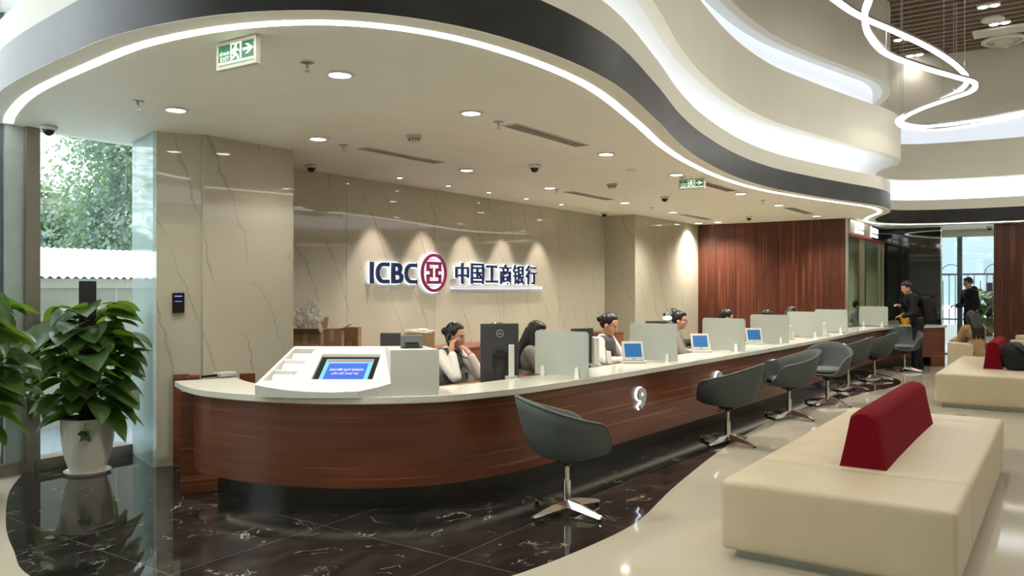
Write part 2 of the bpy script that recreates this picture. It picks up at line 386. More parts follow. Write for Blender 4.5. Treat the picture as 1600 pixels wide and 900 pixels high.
def remesh(bm, voxel, smooth=3):
    me = bpy.data.meshes.new('r'); bm.to_mesh(me); bm.free(); o = bpy.data.objects.new('r', me); COL.objects.link(o)
    r = o.modifiers.new('r', 'REMESH'); r.mode = 'VOXEL'; r.voxel_size = voxel; r.use_smooth_shade = True
    if smooth: s = o.modifiers.new('s', 'SMOOTH'); s.iterations = smooth; s.factor = .5
    dg = bpy.context.evaluated_depsgraph_get(); dg.update()
    out = bpy.data.meshes.new_from_object(o.evaluated_get(dg)); bpy.data.objects.remove(o); bpy.data.meshes.remove(me)
    out.shade_smooth(); return out
def robj(name, bm, m, voxel, parent, smooth=3, label=None):
    me = remesh(bm, voxel, smooth); me.materials.clear(); me.materials.append(M[m]); me.name = name
    o = bpy.data.objects.new(name, me); link(o, parent)
    if label: o['label'] = label
    return o

# ------------------------------------------------------------------ the atrium edge curve (plan)
CP = [(2.84, 7.12), (2.64, 6.6), (2.41, 5.75), (2.28, 4.75), (2.24, 3.95), (2.40, 3.22), (2.79, 2.70), (3.46, 2.42), (4.48, 2.38), (5.7, 2.62), (6.85, 2.90), (7.92, 3.09),
      (9.3, 3.22), (10.6, 3.19), (11.8, 2.98), (12.87, 2.72), (13.9, 2.47), (14.62, 2.45), (15.25, 2.58), (16.0, 2.88), (16.8, 3.08), (17.5, 3.02), (18.02, 2.62), (18.27, 1.8), (18.36, .7),
      (18.2, -1.5), (17, -4), (14, -5.6), (8, -6.1), (2, -5.6), (-1.4, -3.6), (-2.5, 0), (-2.3, 4), (-2.2, 7.12)]
CP2 = list(CP); CP2[15] = (12.95, 2.74); CP2[16] = (14.2, 2.45); CP2[17] = (15.05, 2.36); CP2[18] = (15.7, 2.52); CP2[19] = (16.2, 2.85)
C = [Vector((p[0], p[1])) for p in catmull([(*p, 0) for p in CP], 10)]
C2 = [Vector((p[0], p[1])) for p in catmull([(*p, 0) for p in CP2], 10)]
# band solids with real thickness behind the face
def band(name, pl, z0, z1, m, label, off0=0, th=.12):
    bm = BM(); bandsolid(bm, offs(pl, off0), offs(pl, off0+th), z0, z1)
    o = struct(name, bm, m, label, 'ceiling trim', smooth=True, autos=40); return o
band('trim_1', C, ZC+.004, 3.085, 'dark_band', 'dark charcoal band curving along the canopy edge')
band('trim_2', C, 3.085, 3.285, 'cream_paint', 'narrow cream band just above the dark charcoal band')
band('trim_3', C, 3.285, 3.72, 'cove_light', 'bright white lit cove strip recessed above the lowest cream band', .50, .06)
band('trim_4', C2, 3.70, 4.43, 'cream_paint', 'broad cream middle band of the curved atrium edge')
band('trim_5', C, 4.43, 4.86, 'cove_light_dim', 'bluish lit strip between the middle and top bands', .28, .06)
band('trim_6', C, 4.84, 6.35, 'grey_paint', 'tall grey beige top band below the slatted ceiling')
bm = BM(); bandsolid(bm, offs(C, .11), offs(C, .62), 3.20, 3.28); struct('trim_7', bm, 'soffit_white', 'ledge below the bright cove strip', 'ceiling trim')
bm = BM(); bandsolid(bm, offs(C2, .1), offs(C2, .85), 3.705, 3.76); struct('trim_8', bm, 'soffit_white', 'white soffit glowing under the middle cream band', 'ceiling trim', smooth=True, autos=30)
bm = BM(); bandsolid(bm, offs(C, .1), offs(C, .4), 4.38, 4.425); struct('trim_9', bm, 'soffit_white', 'ledge below the bluish strip', 'ceiling trim')
bm = BM(); bandsolid(bm, offs(C, .1), offs(C, .4), 4.85, 4.90); struct('trim_10', bm, 'soffit_white', 'pale soffit under the top band', 'ceiling trim', smooth=True, autos=30)
# canopy ceiling
CE = [p for p in offs(C, .0)]
poly = [(21.6, 7.12), (21.6, -8), (-4, -8), (-4, 7.12)] + [tuple(p) for p in CE[::-1]]
bm = BM(); prism(bm, poly, ZC, ZC+.003)
struct('ceiling', bm, 'ceiling_paint', 'smooth cream canopy ceiling over the counter', 'ceiling')
# slatted atrium ceiling
bm = BM(); box(bm, -3, -6.6, 6.42, 19.2, 7.2, 6.5); struct('ceiling_atrium', bm, 'void_black', 'dark void above the atrium slats', 'ceiling')
bm = BM(); y0, y1 = -6.5, 7.1
for i in range(0, 84):
    x = -2.6+i*.26
    if x < 19: box(bm, x, y0, 6.22, x+.085, y1, 6.34)
tag(obj('ceiling_slats', bm, 'slat_wood'), 'rows of dark brown timber slats forming the high atrium ceiling', 'slatted ceiling', kind='structure')
# floor
bm = BM(); box(bm, -4, -8, -.1, 21.6, 7.12, 0); struct('floor', bm, 'cream_floor', 'glossy cream tiled floor', 'floor')
DP = [(3.06, 6.94), (2.71, 6.37), (2.33, 5.52), (2.13, 4.95), (1.99, 4.44), (2.03, 3.7), (2.33, 3.05), (2.8, 2.6), (3.42, 2.38), (4.14, 2.28), (4.74, 2.28), (5.73, 2.45), (7.39, 2.66), (9.12, 2.75), (10.35, 2.67),
      (11.28, 2.54), (12.47, 2.34), (13.21, 2.18), (13.95, 2.18), (14.54, 2.36), (15.08, 2.66), (15.6, 3.0)]
DC = [(p[0], p[1]) for p in catmull([(*p, 0) for p in DP], 8)]
bm = BM(); prism(bm, DC+[(15.6, 3.6), (5.0, 6.94)], -.01, .0015); struct('floor_inlay', bm, 'dark_marble', 'polished black marble inlay with pale veins under the counter', 'floor')
# ------------------------------------------------------------------ walls
def panels(bm, p0, p1, z0, z1, n, th=.06, gap=.004):
    p0, p1 = Vector(p0), Vector(p1); d = (p1-p0); L = d.length; d.normalize(); a = math.atan2(d.y, d.x)
    m = frame_m(p0.x, p0.y, 0, a)
    for i in range(n): box(bm, L*i/n+gap/2, 0, z0, L*(i+1)/n-gap/2, th, z1, m)
bm = BM(); panels(bm, (5.0, 6.94), (12.95, 6.94), 0, ZC, 5)
struct('wall_back', bm, 'wall_marble', 'beige veined marble wall behind the tellers', 'wall')
bm = BM(); box(bm, 4.10, 6.06, 0, 5.07, 6.3, ZC); box(bm, 4.40, 6.3, 0, 5.07, 7.1, ZC); prism(bm, [(3.80, 6.265), (4.097, 6.08), (4.097, 6.20), (3.84, 6.33)], 0, ZC)
struct('wall_column_left', bm, 'wall_marble', 'beige marble column beside the tall window', 'column')
bm = BM(); box(bm, 12.95, 6.33, 0, 15.94, 7.1, ZC); struct('wall_column_right', bm, 'wall_marble', 'beige marble pier left of the red wood wall', 'column')
bm = BM(); box(bm, 15.90, 3.43, 0, 16.02, 6.33, ZC); struct('wall_wood', bm, 'wall_wood', 'reddish brown vertical wood panelling behind the counter', 'wall')
bm = BM(); box(bm, 15.885, 3.385, 0, 15.93, 3.428, ZC); struct('trim_11', bm, 'satin_metal', 'slim metal edge at the corner of the wood wall', 'trim')
bm = BM(); box(bm, 16.02, 3.95, 0, 16.06, 6.9, ZC); box(bm, 16.06, 6.8, 0, 21.5, 6.9, ZC); box(bm, 19.5, 3.5, 0, 19.56, 6.8, ZC); struct('wall_consulting', bm, 'room_wall', 'olive wall inside the glazed consulting rooms', 'wall')
bm = BM(); box(bm, 19.4, 2.25, 0, 19.46, 3.5, ZC); struct('wall_dark_glass', bm, 'dark_glass', 'black glossy glass wall reflecting the room', 'wall')
bm = BM(); box(bm, 19.385, 2.225, 0, 19.47, 2.25, ZC); struct('trim_12', bm, 'chrome', 'bright vertical edge of the black glass wall', 'trim')
bm = BM(); box(bm, 19.1, -6.0, 0, 19.25, 1.25, ZC); struct('wall_wood_right', bm, 'wall_wood', 'reddish wood panelled wall right of the exit glass', 'wall')
bm = BM(); box(bm, 19.06, .52, 1.25, 19.1, .60, 2.05); box(bm, 19.06, .40, 0, 19.1, .49, 2.2); struct('trim_13', bm, 'frame_dark', 'dark vertical pull and grey strip on the right wood wall', 'trim')
bm = BM(); box(bm, -4, -8, 0, 21.6, -7.9, 6.5); struct('wall_right', bm, 'cream_paint', 'cream wall out of view on the right', 'wall')
bm = BM(); box(bm, -4, -8, 0, -3.9, 7.1, 6.5); struct('wall_rear', bm, 'cream_paint', 'cream wall behind the camera', 'wall')
# window wall, left
def mull(name, x0, x1, z1, label):
    r = empty(name, (x0, 6.94, 0)); tag(r, label, 'window frame', kind='structure')
    W = x1-x0
    bm = BM(); box(bm, W*.62, -.02, .095, W, .22, z1); obj('frame_face', bm, 'frame_bronze', r, label='bronze inner face')
    bm = BM(); box(bm, W*.12, .03, .095, W*.62, .20, z1); obj('frame_body', bm, 'frame_grey', r)
    bm = BM(); box(bm, 0, .06, .095, W*.12, .18, z1); obj('frame_gasket', bm, 'frame_dark', r, label='dark gasket strip')
mull('window_1', 2.90, 3.18, 6.3, 'tall grey and bronze window mullion left of the large pothos')
mull('window_2', .9, 1.14, 6.3, 'tall window mullion beyond the left edge'); mull('window_3', -1.2, -.96, 6.3, 'second window mullion beyond the left edge')
bm = BM(); box(bm, -2.4, 6.92, 0, 3.14, 7.12, .095); box(bm, 3.146, 6.92, 0, 3.97, 7.12, .095); struct('window_sill', bm, 'frame_bronze', 'low bronze sill under the tall window', 'window sill')
bm = BM(); box(bm, 3.181, 7.02, .096, 3.965, 7.03, ZC-.005); struct('window_pane_1', bm, 'clear_glass', 'large clear window pane behind the potted pothos', 'window pane')
bm = BM()
for a, b in ((1.145, 2.895), (-.955, .895), (-2.4, -1.205)): box(bm, a, 7.02, .096, b, 7.03, 6.3)
struct('window_pane_2', bm, 'clear_glass', 'tall clear window panes at the left edge', 'window pane')
bm = BM(); box(bm, -4, 6.95, 0, -2.4, 7.12, 6.5); box(bm, -4, 6.95, 6.3, 4, 7.12, 6.5); box(bm, 3.03, 7.0, ZC+.17, 4, 7.12, 6.3); struct('wall_left', bm, 'cream_paint', 'cream wall around the tall windows', 'wall')
bm = BM(); p = [(3.97, 6.93), (3.775, 6.275), (3.80, 6.265), (4.0, 6.92)]; prism(bm, p, .0, ZC); struct('wall_glass_return', bm, 'teal_panel', 'pale teal glossy glass panel between window and marble column', 'wall')
# exit glazing far right
bm = BM(); box(bm, 20.6, -1, 2.69, 20.75, 3.45, ZC); box(bm, 20.58, -1, 2.65, 20.66, 3.45, 2.69); struct('wall_exit_head', bm, 'ceiling_paint', 'ceiling head above the exit glass', 'wall')
for k, (a, b) in enumerate(((1.955, 2.055), (.2, .3), (3.2, 3.3))):
    bm = BM(); box(bm, 20.55, a, 0, 20.68, b, 2.65); struct('door_%d' % (k+1), bm, 'frame_dark', ('dark vertical frame of the exit glass beside the standing man', 'exit glass frame hidden behind the wood wall', 'exit glass frame hidden behind the black glass wall')[k], 'door frame')
bm = BM(); box(bm, 20.61, -1, .02, 20.62, 3.45, 2.65); struct('window_pane_3', bm, 'clear_glass', 'clear exit glass looking out to the hazy street', 'window pane')
bm = BM(); box(bm, 20.56, -1, 0, 20.68, 3.45, .03); struct('trim_14', bm, 'frame_dark', 'dark threshold under the exit glass', 'trim')
bm = BM(); box(bm, 21.5, 3.5, 0, 21.6, 7.1, ZC); box(bm, 20.7, 3.45, 0, 21.6, 3.5, ZC); struct('wall_far', bm, 'room_wall', 'wall far behind the consulting rooms', 'wall')
# glazed consulting rooms
r = empty('window_4', (16.0, 3.39, 0)); tag(r, 'green tinted glass front of the consulting rooms beside the wood wall', 'glass partition', kind='structure')
bm = BM(); box(bm, -.05, 0, 0, 3.4, .012, 2.5); obj('pane', bm, 'green_glass', r)
for x in (1.02, 1.26, 2.95, 3.35):
    bm = BM(); box(bm, x, -.02, 0, x+.045, .04, 2.5); obj('frame_post', bm, 'sign_gold', r)
bm = BM(); box(bm, -.05, .3, 0, .9, .36, 2.5); box(bm, 2.2, .3, 0, 3.1, .36, 2.5); obj('curtain', bm, 'curtain_green', r)
r = empty('door_sign_fascia', (15.93, 3.38, 2.5)); tag(r, 'gold and black sign fascia with glowing numbers 3 and 2 over the glass rooms', 'sign')
bm = BM(); box(bm, 0, -.03, .02, 2.0, .03, .305); obj('gold_panel', bm, 'sign_gold', r, label='gold half')
bm = BM(); box(bm, 2.002, -.03, .02, 3.45, .03, .305); obj('black_panel', bm, 'black_gloss', r, label='black half')
bm = BM(); box(bm, 0, -.04, -.01, 3.45, .03, .019); obj('red_strip', bm, 'red_line', r, label='thin red lower edge')
for x, n_ in ((.38, '3'), (1.85, '2')):
    bm = BM(); text_bm(bm, n_, x, x+.16, .055, .275, .01, Matrix.Translation((0, -.04, 0)), .03); obj('number', bm, 'sign_glow', r)
    bm = BM(); text_bm(bm, '号窗口', x+.19, x+.75, .145, .26, .01, Matrix.Translation((0, -.04, 0)), .01); text_bm(bm, 'COUNTER', x+.19, x+.75, .06, .12, .01, Matrix.Translation((0, -.04, 0)), .02); obj('lettering', bm, 'sign_glow', r)

# ------------------------------------------------------------------ canopy light strip
LS = offs(C, .17); i0 = 4
bm = BM(); q0 = [p for p in zip(offs(C, .135), offs(C, .20)) if p[0].y < 6.93 and p[1].y < 6.93]; bandsolid(bm, [p[0] for p in q0], [p[1] for p in q0], ZC-.0025, ZC-.0005)
tag(obj('light_strip', bm, 'strip_light'), 'continuous glowing white light strip following the canopy edge', 'light strip')
# ------------------------------------------------------------------ ICBC wall sign
def wall_sign():
    Y = 6.94
    mt = Matrix.Translation((0, Y-.055, 0)); mg = Matrix.Translation((0, Y-.03, 0))
    r = empty('bank_letter_sign', (6.9, Y, 1.5)); tag(r, 'backlit navy letters ICBC on the marble wall', 'sign')
    inv = Matrix.Translation((-6.9, -Y, -1.5))
    # ICBC built from strokes
    def stroke(bm, pts, w, y0, y1, closed=False):
        pts = [Vector((p[0], p[1])) for p in pts]; n = len(pts)
        def nrm(a, b): t = (b-a).normalized(); return Vector((-t.y, t.x))
        Lf, Rt = [], []
        for i, p in enumerate(pts):
            if closed or 0 < i < n-1:
                n1 = nrm(pts[(i-1) % n], p); n2 = nrm(p, pts[(i+1) % n]); m_ = (n1+n2).normalized(); k = w/2/max(.3, m_.dot(n1))
            else:
                m_ = nrm(pts[0], pts[1]) if i == 0 else nrm(pts[-2], pts[-1]); k = w/2
            Lf.append(p+m_*k); Rt.append(p-m_*k)
        def V(p, y): return bm.verts.new((p.x, y, p.y))
        a = [[V(q, y0) for q in Lf], [V(q, y0) for q in Rt], [V(q, y1) for q in Rt], [V(q, y1) for q in Lf]]
        rng = range(n if closed else n-1)
        for i in rng:
            j = (i+1) % n
            for s in range(4):
                t = (s+1) % 4; bm.faces.new((a[s][i], a[s][j], a[t][j], a[t][i]))
        if not closed:
            bm.faces.new([a[s][0] for s in range(4)]); bm.faces.new([a[s][-1] for s in range(3, -1, -1)])
    def arc(cx, cz, rx, rz, a0, a1, n=12): return [(cx+rx*math.cos(math.radians(a0+(a1-a0)*i/n)), cz+rz*math.sin(math.radians(a0+(a1-a0)*i/n))) for i in range(n+1)]
    z0, z1 = 1.555, 1.815; zm = (z0+z1)/2; W_ = .05; hh = (z1-z0)/2-W_/2
    def Cc(x): return [(x+.225, zm+hh)] + arc(x+.12, zm, .10, hh, 90, 270, 14) + [(x+.225, zm-hh)]
    letters = {'letter_I': [([(6.945, z0), (6.945, z1)], .055, False)],
               'letter_C': [(Cc(7.02), W_, False)],
               'letter_B': [([(7.295, zm-hh), (7.295, zm+hh), (7.41, zm+hh)] + arc(7.42, zm+hh/2+.003, .055, hh/2, 85, -85, 8) + [(7.33, zm)], .042, False),
                            ([(7.33, zm), (7.42, zm)] + arc(7.44, zm-hh/2, .06, hh/2, 85, -90, 8) + [(7.27, zm-hh)], .042, False)],
               'letter_C_last': [(Cc(7.53), W_, False)]}
    for nm, st in letters.items():
        bm = BM(); bg_ = BM()
        if nm == 'letter_B':
            text_bm(bm, 'B', 7.285, 7.50, z0, z1, .025, Matrix.Translation((0, Y-.0575, 0)), .030); text_bm(bg_, 'B', 7.274, 7.511, z0-.011, z1+.011, .013, Matrix.Translation((0, Y-.0365, 0)), .042); st = []
        for pts, w_, cl in st: stroke(bm, pts, w_, Y-.07, Y-.045, cl); stroke(bg_, pts, w_+.022, Y-.043, Y-.03, cl)
        for b in (bm, bg_): bmesh.ops.transform(b, matrix=inv, verts=b.verts)
        o = obj('letter', bm, 'navy', r); obj('halo', bg_, 'letter_glow', o)
    # emblem
    e = empty('bank_emblem', (8.095, Y, 1.70)); tag(e, 'round dark red backlit emblem between ICBC and the Chinese characters', 'sign')
    iv = Matrix.Translation((-8.095, -Y, -1.70)); R = .235
    for nm, m_, dw, ya, yb in (('ring', 'crimson', 0, Y-.07, Y-.045), ('halo', 'letter_glow', .028, Y-.043, Y-.03)):
        bm = BM(); stroke(bm, arc(8.095, 1.70, R, R, 0, 360-9, 39), .042+dw, ya, yb, True); bmesh.ops.transform(bm, matrix=iv, verts=bm.verts); obj(nm, bm, m_, e)
    for nm, m_, dw, ya, yb in (('monogram', 'crimson', 0, Y-.07, Y-.045), ('monogram_halo', 'letter_glow', .016, Y-.043, Y-.03)):
        bm = BM(); q = .135
        for sx_ in (-1, 1):
            pts = [(.06, .93), (.90, .93), (.90, .30), (.40, .30), (.40, -.30), (.90, -.30), (.90, -.93), (.06, -.93)]
            stroke(bm, [(8.095+sx_*x*q, 1.70+z*q) for x, z in pts], .044+dw, ya, yb)
        bmesh.ops.transform(bm, matrix=iv, verts=bm.verts); obj(nm, bm, m_, e)
    # chinese characters
    r2 = empty('bank_character_sign', (8.5, Y, 1.5)); tag(r2, 'backlit navy Chinese characters with a glowing underline on the marble wall', 'sign')
    inv = Matrix.Translation((-8.5, -Y, -1.5)); chars = '中国工商银行'; wd = (10.60-8.53)/6
    for i, ch in enumerate(chars):
        a = 8.53+i*wd+.02; b = a+wd-.05; zz0, zz1 = (1.555, 1.85) if i != 2 else (1.575, 1.83)
        bm = BM(); text_bm(bm, ch, a, b, zz0, zz1, .025, inv @ Matrix.Translation((0, Y-.0575, 0)), .013); o = obj('character', bm, 'navy', r2)
        bm = BM(); text_bm(bm, ch, a-.012, b+.012, zz0-.012, zz1+.012, .013, inv @ Matrix.Translation((0, Y-.0365, 0)), .022); obj('halo', bm, 'letter_glow', o)
    bm = BM(); box(bm, 8.50, Y-.07, 1.494, 10.80, Y-.045, 1.508, inv); o = obj('underline', bm, 'crimson', r2, label='thin red underline')
    bm = BM(); box(bm, 8.48, Y-.043, 1.487, 10.79, Y-.03, 1.515, inv); obj('halo', bm, 'letter_glow', o)
wall_sign()

# ------------------------------------------------------------------ ceiling fixtures
def light_data(name, e, ang, blend, r, col):
    l = bpy.data.lights.new(name, 'SPOT'); l.energy = e; l.spot_size = math.radians(ang); l.spot_blend = blend; l.shadow_soft_size = r; l.color = col; return l
LD2 = light_data('column_downlight_beam', 42, 132, .9, .05, (1, .955, .82)); LD = light_data('downlight_beam', SPOT_CANOPY, 132, .9, .05, (1, .955, .82)); LW = light_data('wash_beam', SPOT_WASH, 52, .6, .02, (1, .86, .76)); LA2 = light_data('low_atrium_beam', 14, 110, .9, .06, (1, .93, .82)); LA = light_data('atrium_fill_beam', SPOT_ATRIUM, 140, 1.0, .06, (1, .955, .84))
def lamp(parent, data, loc, rot=(0,0,0)):
    o = bpy.data.objects.new('beam', data); link(o, parent); o.location = loc; o.rotation_euler = rot; return o
def make_down():
    r = empty('downlight', (0, 0, ZC))
    bm = BM(); lathe(bm, [(.078, 0), (.088, -.004), (.084, -.010), (.068, -.012), (.066, -.004), (.066, 0)], 28); obj('trim_ring', bm, 'white_trim', r, smooth=True)
    bm = BM(); cyl(bm, (0, 0, -.002), (0, 0, -.009), .066, seg=28); obj('lens', bm, 'downlight_glow', r)
    lamp(r, LD, (0, 0, -.03)); return r
dn = [(3.42, 3.66), (3.41, 5.37), (4.78, 5.39), (4.73, 3.66), (6.93, 3.70), (6.99, 5.47), (8.85, 5.55), (11.03, 5.56), (8.64, 3.70), (10.89, 3.72), (12.74, 3.74), (12.88, 5.58), (15.35, 5.70), (15.05, 3.74), (15.35, 6.1)]
desc = ['nearest row, beside the left sprinkler', 'over the window column', 'near the long slot vent and marble column', 'in front row above the counter kiosk', 'in front row beside the large slot vent', 'above the ICBC letters', 'over the Chinese characters',
        'behind the second smoke detector', 'close to the far exit sign', 'right of the far exit sign near the light strip', 'in front row past the far exit sign', 'over the marble pier', 'left above the wood wall', 'near the canopy nose', 'nearest the wood wall corner']
base = make_down()
for i, (x, y) in enumerate(dn):
    o = base if i == 0 else copy_tree(base); o.location = (x, y, ZC); tag(o, 'round recessed ceiling downlight ' + desc[i], 'downlight', 'recessed canopy downlights')
    for c_ in bpy.data.objects:
        if c_.parent == o and c_.type == 'LIGHT': c_.data = LD2 if i in (1, 2, 3) else LD
for x, y in ((17.2, 4.9), (18.6, 4.9)):  # extra downlights added so the consulting rooms are not black
    o = copy_tree(base); o.location = (x, y, ZC); tag(o, 'round recessed downlight added to brighten the glazed consulting rooms', 'downlight', 'added consulting room fill lights')
def make_wash():
    r = empty('wall_washer_spot', (0, 0, ZC))
    bm = BM(); lathe(bm, [(.035, 0), (.042, -.004), (.038, -.008), (.028, -.009)], 20); obj('trim_ring', bm, 'white_trim', r, smooth=True)
    bm = BM(); cyl(bm, (0, 0, -.002), (0, 0, -.008), .028, seg=20); obj('lens', bm, 'downlight_glow', r)
    lamp(r, LW, (0, .0, -.03), (math.radians(14), 0, 0)); return r
base = make_wash()
wd_ = ['leftmost, above the letter I', 'second from the left, above the emblem', 'third from the left, above the first characters', 'fourth from the left, above the middle characters', 'rightmost, above the last characters']
for i, x in enumerate((7.02, 7.93, 8.80, 9.72, 10.70)):
    o = base if i == 0 else copy_tree(base); o.location = (x, 6.50, ZC); tag(o, 'tiny spotlight washing the marble sign wall, ' + wd_[i], 'spotlight', 'wall washers over the sign')
def make_sprinkler():
    r = empty('sprinkler', (0, 0, ZC))
    bm = BM(); lathe(bm, [(.042, 0), (.040, -.006), (.015, -.009)], 20); obj('rosette', bm, 'satin_metal', r, smooth=True)
    bm = BM(); cyl(bm, (0, 0, -.006), (0, 0, -.035), .008, seg=10); cyl(bm, (.012, 0, -.030), (.006, 0, -.055), .002, seg=6); cyl(bm, (-.012, 0, -.030), (-.006, 0, -.055), .002, seg=6); cyl(bm, (0, 0, -.054), (0, 0, -.057), .016, seg=16); obj('nozzle', bm, 'satin_metal', r)
    return r
base = make_sprinkler(); sd = ['nearest the exit sign', 'at the window side', 'beside the marble column', 'by the large slot vent', 'beside the small downlight over the characters', 'above the far exit sign', 'between the two middle dome cameras', 'close to the canopy nose']
for i, (x, y) in enumerate(((3.13, 3.62), (3.11, 5.36), (5.13, 5.44), (5.11, 3.68), (9.07, 5.58), (8.93, 3.74), (11.98, 5.56), (11.95, 3.74))):
    o = base if i == 0 else copy_tree(base); o.location = (x, y, ZC); tag(o, 'small metal ceiling sprinkler ' + sd[i], 'sprinkler', 'ceiling sprinklers')
def make_smoke():
    r = empty('smoke_detector', (0, 0, ZC))
    bm = BM(); lathe(bm, [(.07, 0), (.068, -.015), (.055, -.022)], 24); obj('base', bm, 'exit_frame', r, smooth=True)
    bm = BM(); lathe(bm, [(.050, -.022), (.048, -.045), (.03, -.055), (.001, -.056)], 24); obj('sensor_head', bm, 'exit_frame', r, smooth=True)
    bm = BM()
    for k in range(12):
        a = 2*PI*k/12; box(bm, .047, -.004, -.046, .051, .004, -.030, Matrix.Rotation(a, 4, 'Z'))
    obj('vent_slots', bm, 'black_plastic', r); return r
base = make_smoke()
for i, (x, y, l) in enumerate(((5.17, 4.62, 'cream smoke detector above the long slot vent near the marble column'), (9.02, 4.73, 'cream smoke detector further along, left of the far exit sign'))):
    o = base if i == 0 else copy_tree(base); o.location = (x, y, ZC); tag(o, l, 'smoke detector', 'smoke detectors')
def make_dome():
    r = empty('dome_camera', (0, 0, ZC))
    bm = BM(); lathe(bm, [(.065, 0), (.067, -.02), (.06, -.032), (.045, -.034)], 28); obj('housing', bm, 'white_trim', r, smooth=True)
    bm = BM(); ell(bm, (0, 0, -.036), (.043, .043, .042)); obj('dome', bm, 'black_gloss', r, smooth=True)
    bm = BM(); cyl(bm, (-.02, -.015, -.055), (-.034, -.026, -.064), .012, seg=14); obj('camera_lens', bm, 'black_plastic', r); return r
base = make_dome()
for i, (x, y, l) in enumerate(((7.14, 4.67, 'dark dome camera over the middle of the counter, the largest one'), (10.65, 4.74, 'dome camera just left below the far exit sign'), (14.48, 4.79, 'dome camera in front of the red wood wall'),
                     (5.78, 6.62, 'dome camera in the corner beside the marble column'), (3.18, 6.78, 'dome camera at the window frame top left'), (12.3, 6.6, 'small dome camera at the right end of the sign wall'), (19.9, 1.38, 'dome camera above the exit glass'))):
    o = base if i == 0 else copy_tree(base); o.location = (x, y, ZC); tag(o, l, 'security camera', 'dome cameras on the canopy ceiling')
def make_vent(L_):
    r = empty('slot_vent', (0, 0, ZC))
    bm = BM(); box(bm, 0, -.075, -.008, L_, -.06, 0); box(bm, 0, .06, -.008, L_, .075, 0); box(bm, 0, -.06, -.008, .015, .06, 0); box(bm, L_-.015, -.06, -.008, L_, .06, 0); box(bm, .015, -.005, -.008, L_-.015, .005, 0); obj('frame', bm, 'grey_paint', r)
    bm = BM(); box(bm, .015, -.06, -.002, L_-.015, .06, 0); obj('dark_slot', bm, 'void_black', r, label='dark opening')
    bm = BM()
    for y in (-.045, -.03, .022, .038): box(bm, .015, y, -.007, L_-.015, y+.004, -.002)
    obj('louvre', bm, 'satin_metal', r); return r
for x, y, L_, l in ((5.33, 5.40, 1.1, 'long dark slot vent near the marble column'), (5.24, 3.67, 1.17, 'largest slot vent in the front row above the counter'), (9.35, 5.57, 1.2, 'slot vent between the small spotlights and the smoke detector'),
                    (13.4, 5.63, 1.25, 'slot vent in front of the wood wall'), (9.5, 3.72, 1.05, 'slot vent right behind the far exit sign'), (13.22, 3.74, 1.35, 'slot vent near the canopy nose')):
    o = make_vent(L_); o.location = (x, y, ZC); tag(o, l, 'air vent', 'ceiling slot vents')
bm = BM(); lathe(bm, [(.20, 0), (.20, -.003), (.193, -.003), (.193, 0)], 40); bmesh.ops.translate(bm, verts=bm.verts, vec=(4.35, 4.15, ZC)); tag(obj('access_hatch', bm, 'ceiling_paint'), 'faint round flush hatch in the canopy ceiling', 'hatch')
bm = BM(); lathe(bm, [(.06, 0), (.06, -.006), (.02, -.01), (.001, -.01)], 24); bmesh.ops.translate(bm, verts=bm.verts, vec=(8.05, 3.98, ZC)); tag(obj('ceiling_speaker', bm, 'white_trim', smooth=True), 'small flat round ceiling speaker before the far exit sign', 'speaker')
def exit_sign(x0, y0, x1, y1, zb, zt, label):
    L_ = math.hypot(x1-x0, y1-y0); a = math.atan2(y1-y0, x1-x0); H_ = zt-zb
    r = empty('exit_sign', (x0, y0, zb), a); tag(r, label, 'exit sign', 'green exit signs')
    bm = BM(); t = .018; box(bm, 0, 0, 0, L_, .03, t); box(bm, 0, 0, H_-t, L_, .03, H_); box(bm, 0, 0, t, t, .03, H_-t); box(bm, L_-t, 0, t, L_, .03, H_-t); obj('frame', bm, 'exit_frame', r)
    bm = BM(); box(bm, t, .004, t, L_-t, .026, H_-t); obj('green_panel', bm, 'exit_green', r, label='green face')
    def f(bm, u0, v0, u1, v1): box(bm, L_*u0, 0, H_*v0, L_*u1, .004, H_*v1)
    bm = BM(); I = Matrix.Translation((0, .002, 0))
    f(bm, .36, .27, .38, .88); f(bm, .60, .30, .63, .88); f(bm, .36, .84, .63, .88); obj('door_symbol', bm, 'exit_white', r)
    bm = BM(); f(bm, .055, .17, .945, .26); obj('white_bar', bm, 'exit_white', r)
    bm = BM(); X = lambda u, v: (L_*u, 0.001, H_*v)
    ell(bm, X(.49, .78), (.012*L_/.33, .004, .012*L_/.33))
    for (a_, b_, w_) in (((.49, .70), (.47, .50), .011), ((.49, .70), (.57, .58), .006), ((.48, .70), (.41, .62), .006), ((.41, .62), (.40, .50), .006), ((.47, .50), (.53, .42), .008), ((.53, .42), (.56, .27), .007), ((.47, .50), (.45, .38), .008), ((.45, .38), (.39, .33), .007)):
        cyl(bm, X(*a_), X(*b_), w_*L_/.33, w_*.85*L_/.33, 8)
    obj('running_figure', bm, 'exit_white', r)
    bm = BM(); f(bm, .67, .54, .84, .63)
    prism_m(bm, [(0, 0), (-.14*L_, .18*H_), (-.20*L_, .18*H_), (-.07*L_, 0), (-.20*L_, -.18*H_), (-.14*L_, -.18*H_)], 0, .004, Matrix.Translation((L_*.93, .004, H_*.585)) @ Matrix.Rotation(PI/2, 4, 'X')); obj('arrow', bm, 'exit_white', r)
    bm = BM(); text_bm(bm, 'LỐI THOÁT', L_*.08, L_*.33, H_*.50, H_*.68, .002, I, 0); text_bm(bm, 'EXIT', L_*.10, L_*.33, H_*.30, H_*.45, .002, I, .01); obj('lettering', bm, 'exit_white', r)
    return r
def z_of(px, py, x, y): d = x*CT+y*ST; return EYE-(py-450)*d/1250
ax, ay = P(338, 73, 2.79); bx, by = P(400, 58, 2.79)
exit_sign(ax, ay, bx, by, z_of(340, 111, ax, ay), 2.805, 'large green exit sign with arrow hanging near the light strip')
